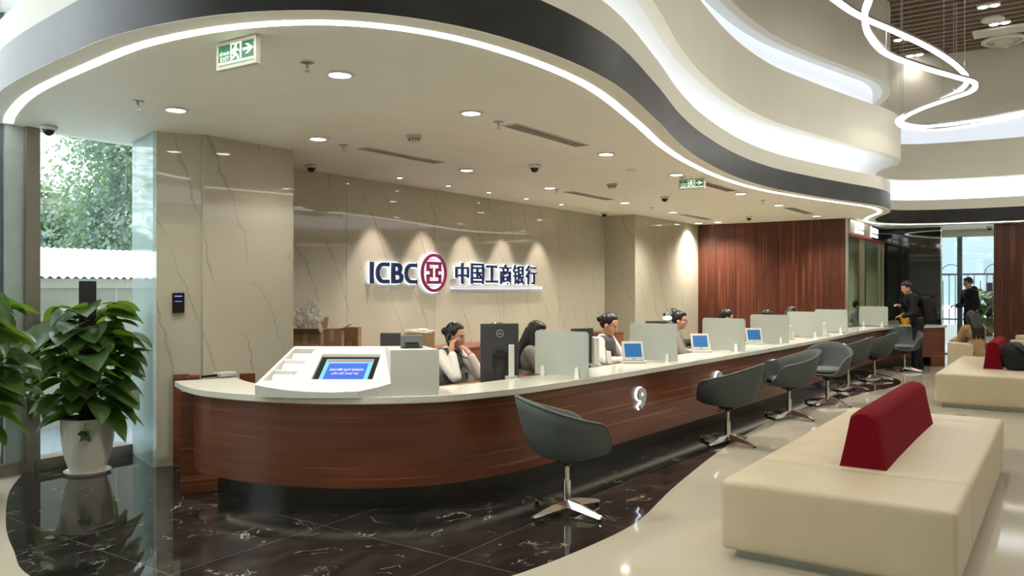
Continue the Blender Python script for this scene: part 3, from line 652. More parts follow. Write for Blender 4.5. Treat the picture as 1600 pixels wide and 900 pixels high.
ax, ay = P(1060, 283, 2.79); bx, by = P(1101, 280, 2.79)
exit_sign(ax, ay, bx, by, z_of(1061, 297, ax, ay), 2.805, 'smaller distant green exit sign close to the curving canopy edge')

# atrium ceiling fixtures
def make_twin():
    r = empty('twin_spotlight', (0, 0, 6.22)); bm = BM(); box(bm, -.08, -.17, -.03, .08, .17, 0); obj('housing', bm, 'white_trim', r)
    for y in (-.085, .085):
        bm = BM(); cyl(bm, (0, y, -.031), (0, y, -.04), .058, seg=20); obj('lens', bm, 'downlight_glow', r)
    lamp(r, LA, (0, 0, -.08)); return r
base = make_twin(); tw = [P(1545, 9, 6.2), P(1562, 36, 6.2), P(1411, 61, 6.2), P(1429, 86, 6.2)]
lab = ['upper right, above the round disc', 'right, beside the white access panel', 'over the first bend of the pendant light', 'low between slats near the grey wall']
fill_xy = [(x, y) for x in (2.2, 5.2, 8.2, 11.2) for y in (-4.0, -1.2, 1.2)]  # extra fittings out of view, added to light the atrium and its bands
for i, (x, y) in enumerate(tw+fill_xy+[(14.2, -3.6), (16.5, -3), (14.2, -1.2), (14.0, .9), (16.6, -.9)]):
    o = base if i == 0 else copy_tree(base); o.location = (x, y, 6.22)
    for c_ in bpy.data.objects:
        if c_.parent == o and c_.type == 'LIGHT': c_.data = LA2 if i < 4 else LA
    tag(o, 'twin square spotlight in the slatted ceiling, ' + (lab[i] if i < 4 else 'unseen, added to light the atrium'), 'spotlight', 'twin spotlights in the atrium ceiling')
x, y = P(1551, 31, 6.2); bm = BM(); lathe(bm, [(.18, 0), (.18, -.03), (.16, -.04), (.001, -.04)], 32); bmesh.ops.translate(bm, verts=bm.verts, vec=(x, y, 6.22)); tag(obj('ceiling_disc', bm, 'white_trim', smooth=True, autos=30), 'plain round pale disc on the slatted ceiling', 'ceiling disc')
x, y = P(1561, 47, 6.2); r = empty('ceiling_panel', (x, y, 6.2)); tag(r, 'pale rectangular access panel on the slatted ceiling', 'ceiling panel')
bm = BM(); box(bm, -.20, -.38, -.03, .20, .38, 0); obj('panel', bm, 'grey_paint', r)
bm = BM(); box(bm, -.22, -.41, -.04, -.20, .41, 0); box(bm, .20, -.41, -.04, .22, .41, 0); box(bm, -.20, -.41, -.04, .20, -.38, 0); box(bm, -.20, .38, -.04, .20, .41, 0); obj('rim', bm, 'white_trim', r)
x, y = P(1569, 62, 6.2); r = empty('round_diffuser', (x, y, 6.2)); tag(r, 'large round air diffuser with concentric rings on the slatted ceiling', 'air vent')
bm = BM(); lathe(bm, [(.38, 0), (.38, -.03), (.34, -.05), (.29, -.04), (.29, 0)], 40); obj('outer_ring', bm, 'white_trim', r, smooth=True, autos=30)
bm = BM()
for q in (.27, .22): lathe(bm, [(q, -.02), (q, -.05), (q-.025, -.06), (q-.025, -.03)], 36)
lathe(bm, [(.17, -.03), (.17, -.06), (.13, -.07), (.001, -.07)], 32); obj('inner_rings', bm, 'grey_paint', r, smooth=True)
for px, py, l in ((1572, 72, 'small sensor just below the round diffuser'), (1580, 92, 'pale sensor at the edge of the slatted ceiling')):
    x, y = P(px, py, 6.18); bm = BM(); lathe(bm, [(.10, .03), (.10, -.01), (.06, -.03), (.05, -.06), (.001, -.06)], 24); bmesh.ops.translate(bm, verts=bm.verts, vec=(x, y, 6.2)); tag(obj('ceiling_sensor', bm, 'white_trim', smooth=True), l, 'sensor', 'atrium ceiling sensors')
# pendant ring lights
def pendant(name, pix, z, label, cables):
    pts = [(*P(px, py, zz-.25), zz-.25) for px, py, zz in pix]; pl = catmull(pts, 12)
    r = empty(name, (0, 0, 0)); tag(r, label, 'pendant light', 'serpentine pendant lights')
    bm = BM(); tube(bm, [p+Vector((0, 0, .028)) for p in pl], 0, square=(.022, .013)); obj('channel', bm, 'satin_metal', r)
    bm = BM(); tube(bm, pl, 0, square=(.024, .014)); obj('light_tube', bm, 'pendant_glow', r)
    for k in cables:
        p = pl[int(k*(len(pl)-1))]; bm = BM(); cyl(bm, p+Vector((0, 0, .06)), (p.x, p.y, 6.22), .004, seg=6); obj('cable', bm, 'satin_metal', r)
Z1 = 4.3
pendant('pendant_light', [(1230, -60, 4.35), (1305, 0, 4.35), (1345, 26, 4.35), (1395, 48, 4.35), (1450, 74, 4.35), (1492, 101, 4.35), (1511, 124, 4.33), (1497, 143, 4.3), (1450, 165, 4.28), (1412, 181, 4.28), (1402, 191, 4.28), (1418, 200, 4.28), (1470, 203, 4.28), (1540, 192, 4.28), (1600, 180, 4.3), (1680, 165, 4.3)], Z1,
        'serpentine hanging light loop whose upper bend crosses the ceiling slats', (.12, .22, .34, .5, .62))
pendant('pendant_light', [(1375, -60, 4.1), (1358, 0, 4.1), (1351, 25, 4.1), (1358, 55, 4.1), (1385, 84, 4.1), (1440, 105, 4.1), (1495, 121, 4.12), (1523, 130, 4.15), (1517, 143, 4.18), (1480, 156, 4.2), (1440, 170, 4.22), (1413, 184, 4.24), (1412, 193, 4.24), (1450, 197.5, 4.24), (1530, 188, 4.24), (1600, 175, 4.24), (1680, 160, 4.24)], Z1,
        'lower serpentine hanging light loop reaching furthest right', (.1, .25, .4, .55, .7))

# ------------------------------------------------------------------ counter
KP = [(3.57, 5.64), (3.43, 5.30), (3.355, 4.92), (3.42, 4.42), (3.60, 3.96), (3.82, 3.66), (4.13, 3.40), (4.58, 3.24), (5.05, 3.16), (6.33, 3.06), (7.63, 2.99), (9.2, 2.91), (10.69, 2.85), (12.6, 2.82), (14.4, 2.82), (15.7, 2.74), (16.6, 2.45), (17.1, 2.1), (17.32, 1.9)]
K = [Vector((p[0], p[1])) for p in catmull([(*p, 0) for p in KP], 8)]
def sub(pl, a, b): return pl[int(a*len(pl)):int(b*len(pl))+1]
def kY(x):
    for a, b in zip(K[40:], K[41:]):
        if a.x <= x <= b.x: return a.y+(b.y-a.y)*(x-a.x)/(b.x-a.x)
    return 2.85
ct = empty('service_counter', (4.2, 3.6, 0)); tag(ct, 'long curving bank counter with white stone top and reddish wood front', 'counter')
def cpart(name, bm, m, smooth=True, label=None):
    bmesh.ops.translate(bm, verts=bm.verts, vec=(-4.2, -3.6, 0)); return obj(name, bm, m, ct, smooth=smooth, autos=35 if smooth else None, label=label)
bm = BM(); bandsolid(bm, K, offs(K, .46), .745, .785); cpart('counter_top', bm, 'quartz', label='white veined stone top')
bm = BM(); bandsolid(bm, offs(K, .055), offs(K, .085), .18, .744); cpart('front_panel', bm, 'counter_wood', label='reddish brown wood front')
bm = BM(); bandsolid(bm, offs(K, .015), offs(K, .03), .738, .7445); cpart('brass_edge', bm, 'sign_gold', label='thin gold line under the stone top')
bm = BM(); bandsolid(bm, offs(K, .22), offs(K, .30), 0, .744); cpart('kick_plinth', bm, 'plinth_dark', label='recessed black plinth')
bm = BM(); bandsolid(bm, offs(K, .087)[8:-14], offs(K, .092)[8:-14], .215, .24); cpart('kick_light', bm, 'led_kick', label='warm light strip hidden under the front')
bm = BM(); bandsolid(bm, offs(K, .09), offs(K, .22), .70, .744); cpart('underframe', bm, 'desk_wood')
bm = BM(); prism(bm, [(3.40, 5.30), (3.635, 5.16), (3.66, 5.20), (3.44, 5.335)], 0, .744); cpart('end_leg', bm, 'counter_wood', False)
bm = BM(); kk = offs(K, .056)[-9:]; bandsolid(bm, kk, offs(kk, .05), 0, .744); cpart('end_leg', bm, 'counter_wood', False)
bm = BM(); bandsolid(bm, offs(K, .47)[6:-38], offs(K, 1.0)[6:-38], .68, .71); cpart('staff_desk', bm, 'desk_wood')
bm = BM(); bandsolid(bm, offs(K, .47)[6:-38], offs(K, .50)[6:-38], 0.02, .68); cpart('modesty_panel', bm, 'desk_wood')
# glowing counter numbers
for n_, x in zip('9876543', (6.42, 8.09, 9.78, 11.45, 13.15, 14.85, 16.2)):
    y = kY(x)+.055; a = math.atan2(kY(x+.1)-kY(x-.1), .2)
    r = empty('counter_number', (x, y, .435), a); tag(r, 'glowing numeral %s on the wooden counter front' % n_, 'number sign', 'counter numerals')
    bm = BM(); text_bm(bm, n_, -.07, .07, 0, .19, .02, Matrix.Translation((0, -.036, 0)), .03); o = obj('numeral', bm, 'numeral_face', r)
    bm = BM(); text_bm(bm, n_, -.078, .078, -.008, .198, .012, Matrix.Translation((0, -.0125, 0)), .04); obj('glowing_edge', bm, 'sign_glow', o)
# ------------------------------------------------------------------ queue kiosk on the counter (turned towards the hall entrance)
KO = UD(-1.15, 5.42); kq = empty('queue_kiosk', (KO[0], KO[1], .785), TH-PI/2); tag(kq, 'white queue ticket kiosk with sloping screen on the counter end', 'kiosk')
def ko(u, d, z): return (u+1.15, d-5.42, z-.785)
def zs(d): return .865+(d-5.26)*.608
front = [(-1.69, 5.26), (-1.60, 5.235), (-1.47, 5.21), (-1.32, 5.195), (-1.17, 5.19), (-1.0, 5.20), (-.88, 5.235), (-.80, 5.27)]
outl = front+[(-.80, 5.33), (-.885, 5.63), (-1.53, 5.63)]
hole1 = [(-1.335, 5.308), (-.926, 5.308), (-.908, 5.552), (-1.315, 5.552)]
hole2 = [(-1.655, 5.285), (-1.475, 5.275), (-1.375, 5.605), (-1.525, 5.605)]
bm = BM(); loops = []
for lp in (outl, hole1, hole2):
    vs = [bm.verts.new(ko(u, d, zs(d))) for u, d in lp]; loops.append(vs)
    for i in range(len(vs)): bm.edges.new((vs[i], vs[(i+1) % len(vs)]))
bmesh.ops.triangle_fill(bm, use_beauty=True, use_dissolve=False, edges=bm.edges[:])
vs = loops[0]; bs = [bm.verts.new(ko(u, d, .785)) for u, d in outl]
for i in range(len(vs)): bm.faces.new((vs[i], vs[(i+1) % len(vs)], bs[(i+1) % len(vs)], bs[i]))
for vs, lp, dz in ((loops[1], hole1, .022), (loops[2], hole2, .06)):
    b2 = [bm.verts.new(ko(u, d, zs(d)-dz)) for u, d in lp]
    for i in range(4): bm.faces.new((vs[i], vs[(i+1) % 4], b2[(i+1) % 4], b2[i]))
    if dz > .05: bm.faces.new(b2)
obj('console', bm, 'white_plastic', kq)
bm = BM(); blk = [(-.80, 5.27), (-.485, 5.33), (-.625, 5.68), (-.90, 5.64)]; prism(bm, blk, .785, 1.09); bmesh.ops.transform(bm, matrix=Matrix.Translation((1.15, -5.42, -.785)), verts=bm.verts); obj('printer_housing', bm, 'white_plastic', kq)
def slope_quad(bm, q, dz, th=.003):
    a = [bm.verts.new(ko(u, d, zs(d)-dz)) for u, d in q]; b = [bm.verts.new(ko(u, d, zs(d)-dz-th)) for u, d in q]
    bm.faces.new(a); bm.faces.new(b[::-1])
    for i in range(4): bm.faces.new((a[i], a[(i+1) % 4], b[(i+1) % 4], b[i]))
def sub_q(s0, t0, s1, t1):    # sub-rectangle of hole1 in bilinear coordinates
    def bl(s, t):
        a, b, c_, d_ = [Vector(p) for p in hole1]; p = (a*(1-s)+b*s)*(1-t)+(d_*(1-s)+c_*s)*t; return (p.x, p.y)
    return [bl(s0, t0), bl(s1, t0), bl(s1, t1), bl(s0, t1)]
bm = BM(); slope_quad(bm, hole1, .021); obj('bezel', bm, 'black_gloss', kq)
bm = BM(); slope_quad(bm, sub_q(.10, .0, .90, .90), .0195, .001); sc_ = obj('display', bm, 'screen_cyan', kq, label='lit blue touch screen')
bm = BM(); slope_quad(bm, sub_q(.17, .0, .83, .72), .018, .001); obj('display_panel', bm, 'screen_blue', sc_)
bm = BM(); slope_quad(bm, sub_q(.12, .79, .88, .87), .018, .001); obj('display_header', bm, 'screen_brown', sc_)
ang = math.atan(.608)
for s, t0, t1, w0, w1 in (('XIN MỜI QUÝ KHÁCH', .42, .53, .22, .78), ('LẤY SỐ THỨ TỰ', .27, .38, .28, .72)):
    b2 = BM(); text_bm(b2, s, 0, 1, 0, 1, .001, Matrix.Identity(4), 0)
    for v in b2.verts:
        q = sub_q(w0+(w1-w0)*v.co.x, t0+(t1-t0)*v.co.z, .9, .9)[0]; v.co = Vector(ko(q[0], q[1], zs(q[1])-.0172+v.co.y))
    obj('display_text', b2, 'screen_text', sc_)
for k, t in enumerate((.04, .36, .67)):
    a = Vector(hole2[0]).lerp(Vector(hole2[3]), t); b = Vector(hole2[1]).lerp(Vector(hole2[2]), t); a2 = a+Vector((.004, .006)); b2_ = b+Vector((.004, .006))
    bm = BM(); q = [(a.x, a.y), (b.x, b.y), (b2_.x, b2_.y), (a2.x, a2.y)]; vs0 = [bm.verts.new(ko(u, d, zs(d)-.058)) for u, d in q]; vs1 = [bm.verts.new(ko(u, d, zs(d)-.006)) for u, d in q]
    bm.faces.new(vs0); bm.faces.new(vs1)
    for i in range(4): bm.faces.new((vs0[i], vs0[(i+1) % 4], vs1[(i+1) % 4], vs1[i]))
    obj('leaflet_pocket', bm, 'white_acrylic', kq)
    # leaflets standing in the pocket
    c0 = a.lerp(b, .12)+Vector((.01, .03)); c1 = a.lerp(b, .88)+Vector((.01, .03)); bm = BM(); z0 = zs(c0.y)-.062
    vv = [bm.verts.new(ko(p.x+dx, p.y+dy, z)) for p, dx, dy, z in ((c0, 0, 0, z0), (c1, 0, 0, z0), (c1, .012, .055, z0+.075), (c0, .012, .055, z0+.075))]; f = bm.faces.new(vv)
    g = bmesh.ops.extrude_face_region(bm, geom=[f]); bmesh.ops.translate(bm, verts=[v for v in g['geom'] if isinstance(v, bmesh.types.BMVert)], vec=(0, .006, 0)); obj('leaflets', bm, 'white_trim', kq)
x, y = UD(-.69, 5.50); r = empty('ticket_printer', (x, y, 1.09), TH-PI/2+.12); tag(r, 'small black ticket printer on top of the white kiosk', 'printer')
bm = BM(); prism_m(bm, [(-.065, 0), (.065, 0), (.045, .085), (-.04, .085)], -.075, .075, Matrix.Rotation(PI/2, 4, 'Z') @ Matrix.Rotation(PI/2, 4, 'X')); obj('printer_body', bm, 'grey_plastic', r)
bm = BM(); box(bm, -.045, -.072, .03, .045, -.050, .042); box(bm, -.06, -.074, .0, .06, -.06, .012); obj('paper_slot', bm, 'black_plastic', r)
# ------------------------------------------------------------------ frosted dividers
def make_div():
    r = empty('counter_divider', (0, 0, .785)); ln = .50; h0, h1 = .012, .37
    bm = BM(); pts = []
    for cx, cz, a0 in ((ln-.03, h1-.03, 0), (.03, h1-.03, 90)):
        for k in range(6): a = math.radians(a0+90*k/5); pts.append((cx+.03*math.cos(a), cz+.03*math.sin(a)))
    pts = [(ln, h0)]+pts+[(0, h0)]; prism_m(bm, pts, -.004, .004, Matrix.Rotation(PI/2, 4, 'Z') @ Matrix.Rotation(PI/2, 4, 'X')); obj('frosted_panel', bm, 'frosted', r)
    for y in (.10, .42):
        bm = BM()
        for s in (-1, 1):
            b2 = [(-.022, 0), (.022, 0), (.012, .085), (-.012, .085)]
            prism_m(bm, b2, 0, .012, Matrix.Translation((s*.006-(.012 if s < 0 else 0), y, 0)) @ Matrix.Rotation(PI/2, 4, 'Z') @ Matrix.Rotation(PI/2, 4, 'X'))
        obj('clip', bm, 'white_acrylic', r, label='small white wedge clip')
    return r
base = make_div()
dl = ['nearest, bluish, left of the seated woman in a vest', 'second, right of the woman in a vest', 'third, right of the person with glasses', 'fourth from the kiosk', 'fifth from the kiosk, before the wood wall', 'sixth, at the end of the wood wall', 'furthest, in front of the glass rooms']
for i, (x, y) in enumerate(((5.50, 3.09), (7.17, 3.06), (8.88, 2.98), (10.4, 2.92), (12.0, 2.90), (13.5, 2.88), (16.15, 2.74))):
    o = base if i == 0 else copy_tree(base); o.location = (x, y+.0, .785); o.rotation_euler = (0, 0, 0); tag(o, 'frosted glass counter divider, '+dl[i], 'divider', 'frosted counter dividers')
# tablets
def make_tablet():
    r = empty('tablet_display', (0, 0, .785)); T = Matrix.Translation((0, -.03, .03)) @ Matrix.Rotation(math.radians(-18), 4, 'X')
    bm = BM(); box(bm, -.115, -.07, 0, .115, .09, .022, None, .006); obj('base', bm, 'white_plastic', r)
    bm = BM(); box(bm, -.105, 0, -.005, .105, .018, .185, T, .005); obj('frame', bm, 'white_plastic', r)
    bm = BM(); box(bm, -.083, -.002, .03, .083, .0, .16, T); obj('screen', bm, 'screen_tablet', r, label='lit blue screen')
    bm = BM(); box(bm, -.02, -.002, .010, .02, .0, .016, T); obj('badge', bm, 'grey_plastic', r); return r
base = make_tablet()
for i, (px, py, l) in enumerate(((989, 567, 'white tablet display with blue screen, nearest, by the woman in a vest'), (1094, 550, 'white tablet display with blue screen, left of the third divider'), (1178, 538, 'white tablet display with blue screen, left of the fourth divider'))):
    x, y = P(px, py, .785); o = base if i == 0 else copy_tree(base); o.location = (x, y, .785); o.rotation_euler = (0, 0, TH-PI/2+.18-.05*i); tag(o, l, 'tablet', 'tablet displays on the counter')
for i, (px, py, l) in enumerate(((799, 591, 'slim white display seen edge-on beside the black monitor'), (931, 572, 'slim white display seen edge-on in front of the woman in a vest'), (1291, 525, 'slim white display seen edge-on between the far dividers'), (1236, 531, 'slim white display seen edge-on right of the fourth divider'))):
    x, y = P(px, py, .785); r = empty('payment_display', (x, y, .785), TH-PI/2+(.0 if i < 2 else .2)); tag(r, l, 'display', 'edge-on displays')
    s = 1 if i < 2 else .75; T = Matrix.Rotation(math.radians(0 if i < 2 else -12), 4, 'Y')
    bm = BM(); box(bm, -.022*s, -.05, .012, .024*s, .16, .262*s, T, .006); obj('panel', bm, 'white_plastic', r)
    bm = BM(); box(bm, -.05, -.04, 0, .05, .15, .012); obj('foot', bm, 'white_plastic', r)
x, y = P(612, 0+571, .785) if False else (0, 0)
# small card reader and phone rest by the vest woman
x, y = P(952, 566, .80); r = empty('card_reader', (x, y, .785), TH-PI/2+.6); tag(r, 'small white card reader propped before the woman in a vest', 'card reader')
bm = BM(); box(bm, -.03, -.01, .004, .03, .012, .13, Matrix.Rotation(math.radians(-22), 4, 'X') @ Matrix.Rotation(.2, 4, 'Y'), .005); obj('reader_body', bm, 'white_plastic', r)
bm = BM(); box(bm, -.035, -.03, 0, .035, .06, .01); obj('reader_stand', bm, 'white_plastic', r)
# ------------------------------------------------------------------ bucket chairs
def make_chair():
    r = empty('bucket_chair', (0, 0, 0)); n, mth = 56, 12
    def rim(ph):        # height and radius of the rim by angle (0 = front)
        a = abs(ph)
        keys = [(0, .405, .285), (25, .41, .292), (37, .47, .303), (47, .56, .308), (59, .612, .309), (80, .640, .308), (112, .688, .315), (145, .745, .337), (180, .785, .36)]
        for k in range(len(keys)-1):
            a0, a1 = keys[k][0], keys[k+1][0]
            if a <= a1:
                t = (a-a0)/(a1-a0); out = []
                for c_ in (1, 2):
                    y0, y1 = keys[k][c_], keys[k+1][c_]; h_ = a1-a0
                    m0 = 0 if k == 0 else (y1-keys[k-1][c_])/(a1-keys[k-1][0])*h_; m1 = 0 if k == len(keys)-2 else (keys[k+2][c_]-y0)/(keys[k+2][0]-a0)*h_
                    out.append((2*t**3-3*t*t+1)*y0+(t**3-2*t*t+t)*m0+(-2*t**3+3*t*t)*y1+(t**3-t*t)*m1)
                return out
    def prof(ph, inner):
        z1, R = rim(ph); out = []
        for k in range(mth+1):
            t = k/mth; P0, P1, P2, P3 = (0, .362), (.245, .352), (.268, .40), (R, z1)
            b = [(1-t)**3, 3*t*(1-t)**2, 3*t*t*(1-t), t**3]; x = sum(c_*p[0] for c_, p in zip(b, (P0, P1, P2, P3))); z = sum(c_*p[1] for c_, p in zip(b, (P0, P1, P2, P3)))
            if inner: x = max(0, x-.036*min(1, t*2)); z = z+.03*(1-t)
            out.append((x, z))
        return out
    bm = BM(); rows = []
    for inner in (False, True):
        c0 = bm.verts.new((0, 0, .362 if not inner else .392)); rg = []
        for i in range(n):
            ph = -180+360*i/n; a = math.radians(ph); pr = prof(ph, inner)
            rg.append([c0]+[bm.verts.new((x*math.cos(a), x*math.sin(a)*.97, z)) for x, z in pr[1:]])
        rows.append(rg)
        for i in range(n):
            A, B = rg[i], rg[(i+1) % n]
            for k in range(mth):
                if k == 0: bm.faces.new((c0, A[1], B[1]))
                else: bm.faces.new((A[k], A[k+1], B[k+1], B[k]))
    for i in range(n):
        o1, o2, i1, i2 = rows[0][i][-1], rows[0][(i+1) % n][-1], rows[1][i][-1], rows[1][(i+1) % n][-1]
        m1, m2 = [bm.verts.new((a.co+b.co)/2+Vector((0, 0, .010))) for a, b in ((o1, i1), (o2, i2))]
        bm.faces.new((o1, o2, m2, m1)); bm.faces.new((m1, m2, i2, i1))
    bmesh.ops.remove_doubles(bm, verts=bm.verts, dist=1e-5)
    obj('shell', bm, 'chair_fabric', r, smooth=True)
    bm = BM(); tube(bm, [(R_*math.cos(math.radians(ph)), R_*math.sin(math.radians(ph))*.97, z_+.001) for ph in range(-180, 180, 5) for z_, R_ in [rim(ph)]], .0042, 6, closed=True); obj('piping', bm, 'chair_cushion', r, smooth=True)
    bm = BM(); lathe(bm, [(.001, .412), (.20, .412), (.235, .425), (.243, .445), (.232, .466), (.19, .478), (.001, .482)], 36); obj('seat_cushion', bm, 'chair_cushion', r, smooth=True)
    bm = BM(); box(bm, -.07, -.05, .335, .07, .05, .358, None, .006); cyl(bm, (.0, .04, .345), (.03, .17, .325), .006); cyl(bm, (0, 0, .31), (0, 0, .34), .03); obj('mechanism', bm, 'black_plastic', r)
    bm = BM(); cyl(bm, (0, 0, .21), (0, 0, .335), .0165, seg=20); obj('gas_lift', bm, 'chrome', r, smooth=True, autos=40)
    bm = BM(); cyl(bm, (0, 0, .075), (0, 0, .215), .027, seg=24); cyl(bm, (0, 0, .05), (0, 0, .085), .038, .032, seg=24); obj('column', bm, 'chrome', r, smooth=True, autos=40)
    for k in range(4):
        T = Matrix.Rotation(k*PI/2+PI/4, 4, 'Z'); bm = BM()
        sec = [(.02, .034, .040, .088), (.12, .027, .034, .076), (.22, .021, .024, .055), (.305, .016, .016, .034), (.315, .012, .018, .030)]; rr = []
        for x, w_, zb, zt in sec: rr.append([bm.verts.new(T @ Vector(p)) for p in ((x, -w_, zb), (x, w_, zb), (x, w_*.45, zt), (x, -w_*.45, zt))])
        for a, b in zip(rr, rr[1:]):
            for j in range(4): bm.faces.new((a[j], a[(j+1) % 4], b[(j+1) % 4], b[j]))
        bm.faces.new(rr[0][::-1]); bm.faces.new(rr[-1]); lg = obj('leg', bm, 'chrome', r)
        bm = BM(); p = T @ Vector((.295, 0, 0)); cyl(bm, (p.x, p.y, 0.001), (p.x, p.y, .017), .014, seg=14); obj('glide', bm, 'black_plastic', lg)
    return r
base = make_chair()
ch = [((886, 800), -38, 'nearest, facing right, its back towards the kiosk'), ((1137, 693), 88, 'second from the kiosk, just right of the glowing 9'), ((1233, 653), 130, 'third from the kiosk, seat half turned to the hall'),
      ((1293, 632), 184, 'fourth from the kiosk, its cushion facing the hall'), ((1325, 608), 88, 'fifth from the kiosk, partly behind the fourth'), ((1366, 593), 88, 'sixth from the kiosk, standing on the tip of the black marble'), ((1413, 580), 186, 'furthest, beside the standing man with a backpack')]
for i, ((px, py), a, l) in enumerate(ch):
    o = base if i == 0 else copy_tree(base); x, y = P(px, py, 0); o.location = (x, y, .0015); o.rotation_euler = (0, 0, math.radians(a)); tag(o, 'grey bucket chair, '+l, 'chair', 'bucket chairs along the counter')
    for c_ in bpy.data.objects:
        if c_.parent == o and c_.name.startswith('leg'): c_.rotation_euler = (0, 0, math.radians(76-a-45))
# ------------------------------------------------------------------ sofas
def cushion_box(bm, x0, y0, z0, x1, y1, z1, bev=.035, crown=.012):
    b2 = BM(); box(b2, x0, y0, z0, x1, y1, z1); es = b2.edges[:]
    bmesh.ops.bevel(b2, geom=es, offset=bev, segments=4, affect='EDGES', profile=.5)
    bmesh.ops.subdivide_edges(b2, edges=[e for e in b2.edges if e.calc_length() > .3], cuts=5, use_grid_fill=True)
    for v in b2.verts:
        if v.co.z > z1-.001:
            u = (v.co.x-x0)/(x1-x0)*2-1; w_ = (v.co.y-y0)/(y1-y0)*2-1; v.co.z += crown*(1-u*u)*(1-w_*w_)
    me = bpy.data.meshes.new('t'); b2.to_mesh(me); b2.free(); bm.from_mesh(me); bpy.data.meshes.remove(me)
def sofa(x0, y0, L_, W_, splits, h, bolster, label, zb=.045):
    r = empty('lounge_sofa', (x0, y0, 0)); tag(r, label, 'sofa')
    for a, b in zip(splits, splits[1:]):
        bm = BM(); cushion_box(bm, a+.001, 0, zb, b-.001, W_, h, .030); obj('seat_block', bm, 'sofa_leather', r, smooth=True)
    bm = BM(); box(bm, .07, .07, 0, L_-.07, W_-.07, zb+.005); obj('plinth', bm, 'plinth_metal', r, label='recessed grey plinth')
    bx0, bx1, by0, by1, hb = bolster
    b2 = BM(); nx = 14; prf = []
    wb, wt = (by1-by0)/2, (by1-by0)/2*.62; cy = (by0+by1)/2
    for k in range(9): a = math.radians(180-180*k/8); prf.append((cy+wt*math.cos(a)*(1 if True else 0), hb-wt*.62+wt*.62*math.sin(a)))
    prf = [(cy-wb, h-.0)]+prf+[(cy+wb, h-.0)]
    rows = []
    xs = [bx0-.0, bx0+.012, bx0+.05]+[bx0+.05+(bx1-bx0-.1)*k/nx for k in range(1, nx)]+[bx1-.05, bx1-.012, bx1]
    for x in xs:
        e = min(x-bx0, bx1-x); s = 1-.16*max(0, 1-e/.05)**2; tp = .07*max(0, 1-(x-bx0)/.07) if x-bx0 < .07 else (.07*max(0, 1-(bx1-x)/.07) if bx1-x < .07 else 0)
        rows.append([b2.verts.new((x, cy+(y-cy)*(s if z > h+.01 else 1), h+(z-h)*(1-tp*.6))) for y, z in prf])
    for a, b in zip(rows, rows[1:]):
        for j in range(len(prf)-1): b2.faces.new((a[j], a[j+1], b[j+1], b[j]))
        b2.faces.new((a[0], a[-1], b[-1], b[0]))
    b2.faces.new(rows[0]); b2.faces.new(rows[-1][::-1])
    obj('backrest', b2, 'sofa_red', r, smooth=True, autos=50, label='dark red backrest bolster')
    return r
sofa(4.34, .43, 3.32, 1.17, [0, .68, 2.98, 3.32], .43, (.74, 2.72, .44, .70, .765), 'cream leather bench sofa in the foreground with a dark red backrest')
sofa(11.34, .20, 3.1, 1.18, [0, 3.1], .43, (.84, 2.4, .50, .72, .80), 'further cream leather bench sofa with a red backrest and a black backpack', .05)

# ------------------------------------------------------------------ people
def rotm(yaw=0, pitch=0, roll=0): return Matrix.Rotation(math.radians(yaw), 4, 'Z') @ Matrix.Rotation(math.radians(pitch), 4, 'Y') @ Matrix.Rotation(math.radians(roll), 4, 'X')
def hand(bm, w_, d, n, curl=.5, side=1):
    d = Vector(d).normalized(); n = Vector(n).normalized(); s = d.cross(n).normalized()*side
    R_ = Matrix((d, s, n)).transposed().to_4x4(); w_ = Vector(w_)
    ell(bm, w_+d*.045, (.048, .040, .016), R_)
    for k, (off, ln) in enumerate(((-.028, .062), (-.010, .075), (.009, .070), (.027, .054))):
        b0 = w_+d*.080+s*off; a1 = curl*.6; a2 = curl*1.5
        b1 = b0+(d*math.cos(a1)-n*math.sin(a1))*ln*.5; b2 = b1+(d*math.cos(a2)-n*math.sin(a2))*ln*.5
        capsule(bm, b0-d*.02, .0095, b1, .0088, 8); capsule(bm, b1, .0088, b2, .0075, 8)
    t0 = w_+d*.025-s*.030; t1 = t0+(d*.6-s*.6-n*.35).normalized()*.04; t2 = t1+(d*.85-s*.1-n*.4).normalized()*.034
    capsule(bm, t0, .012, t1, .0105, 8); capsule(bm, t1, .0105, t2, .0085, 8)
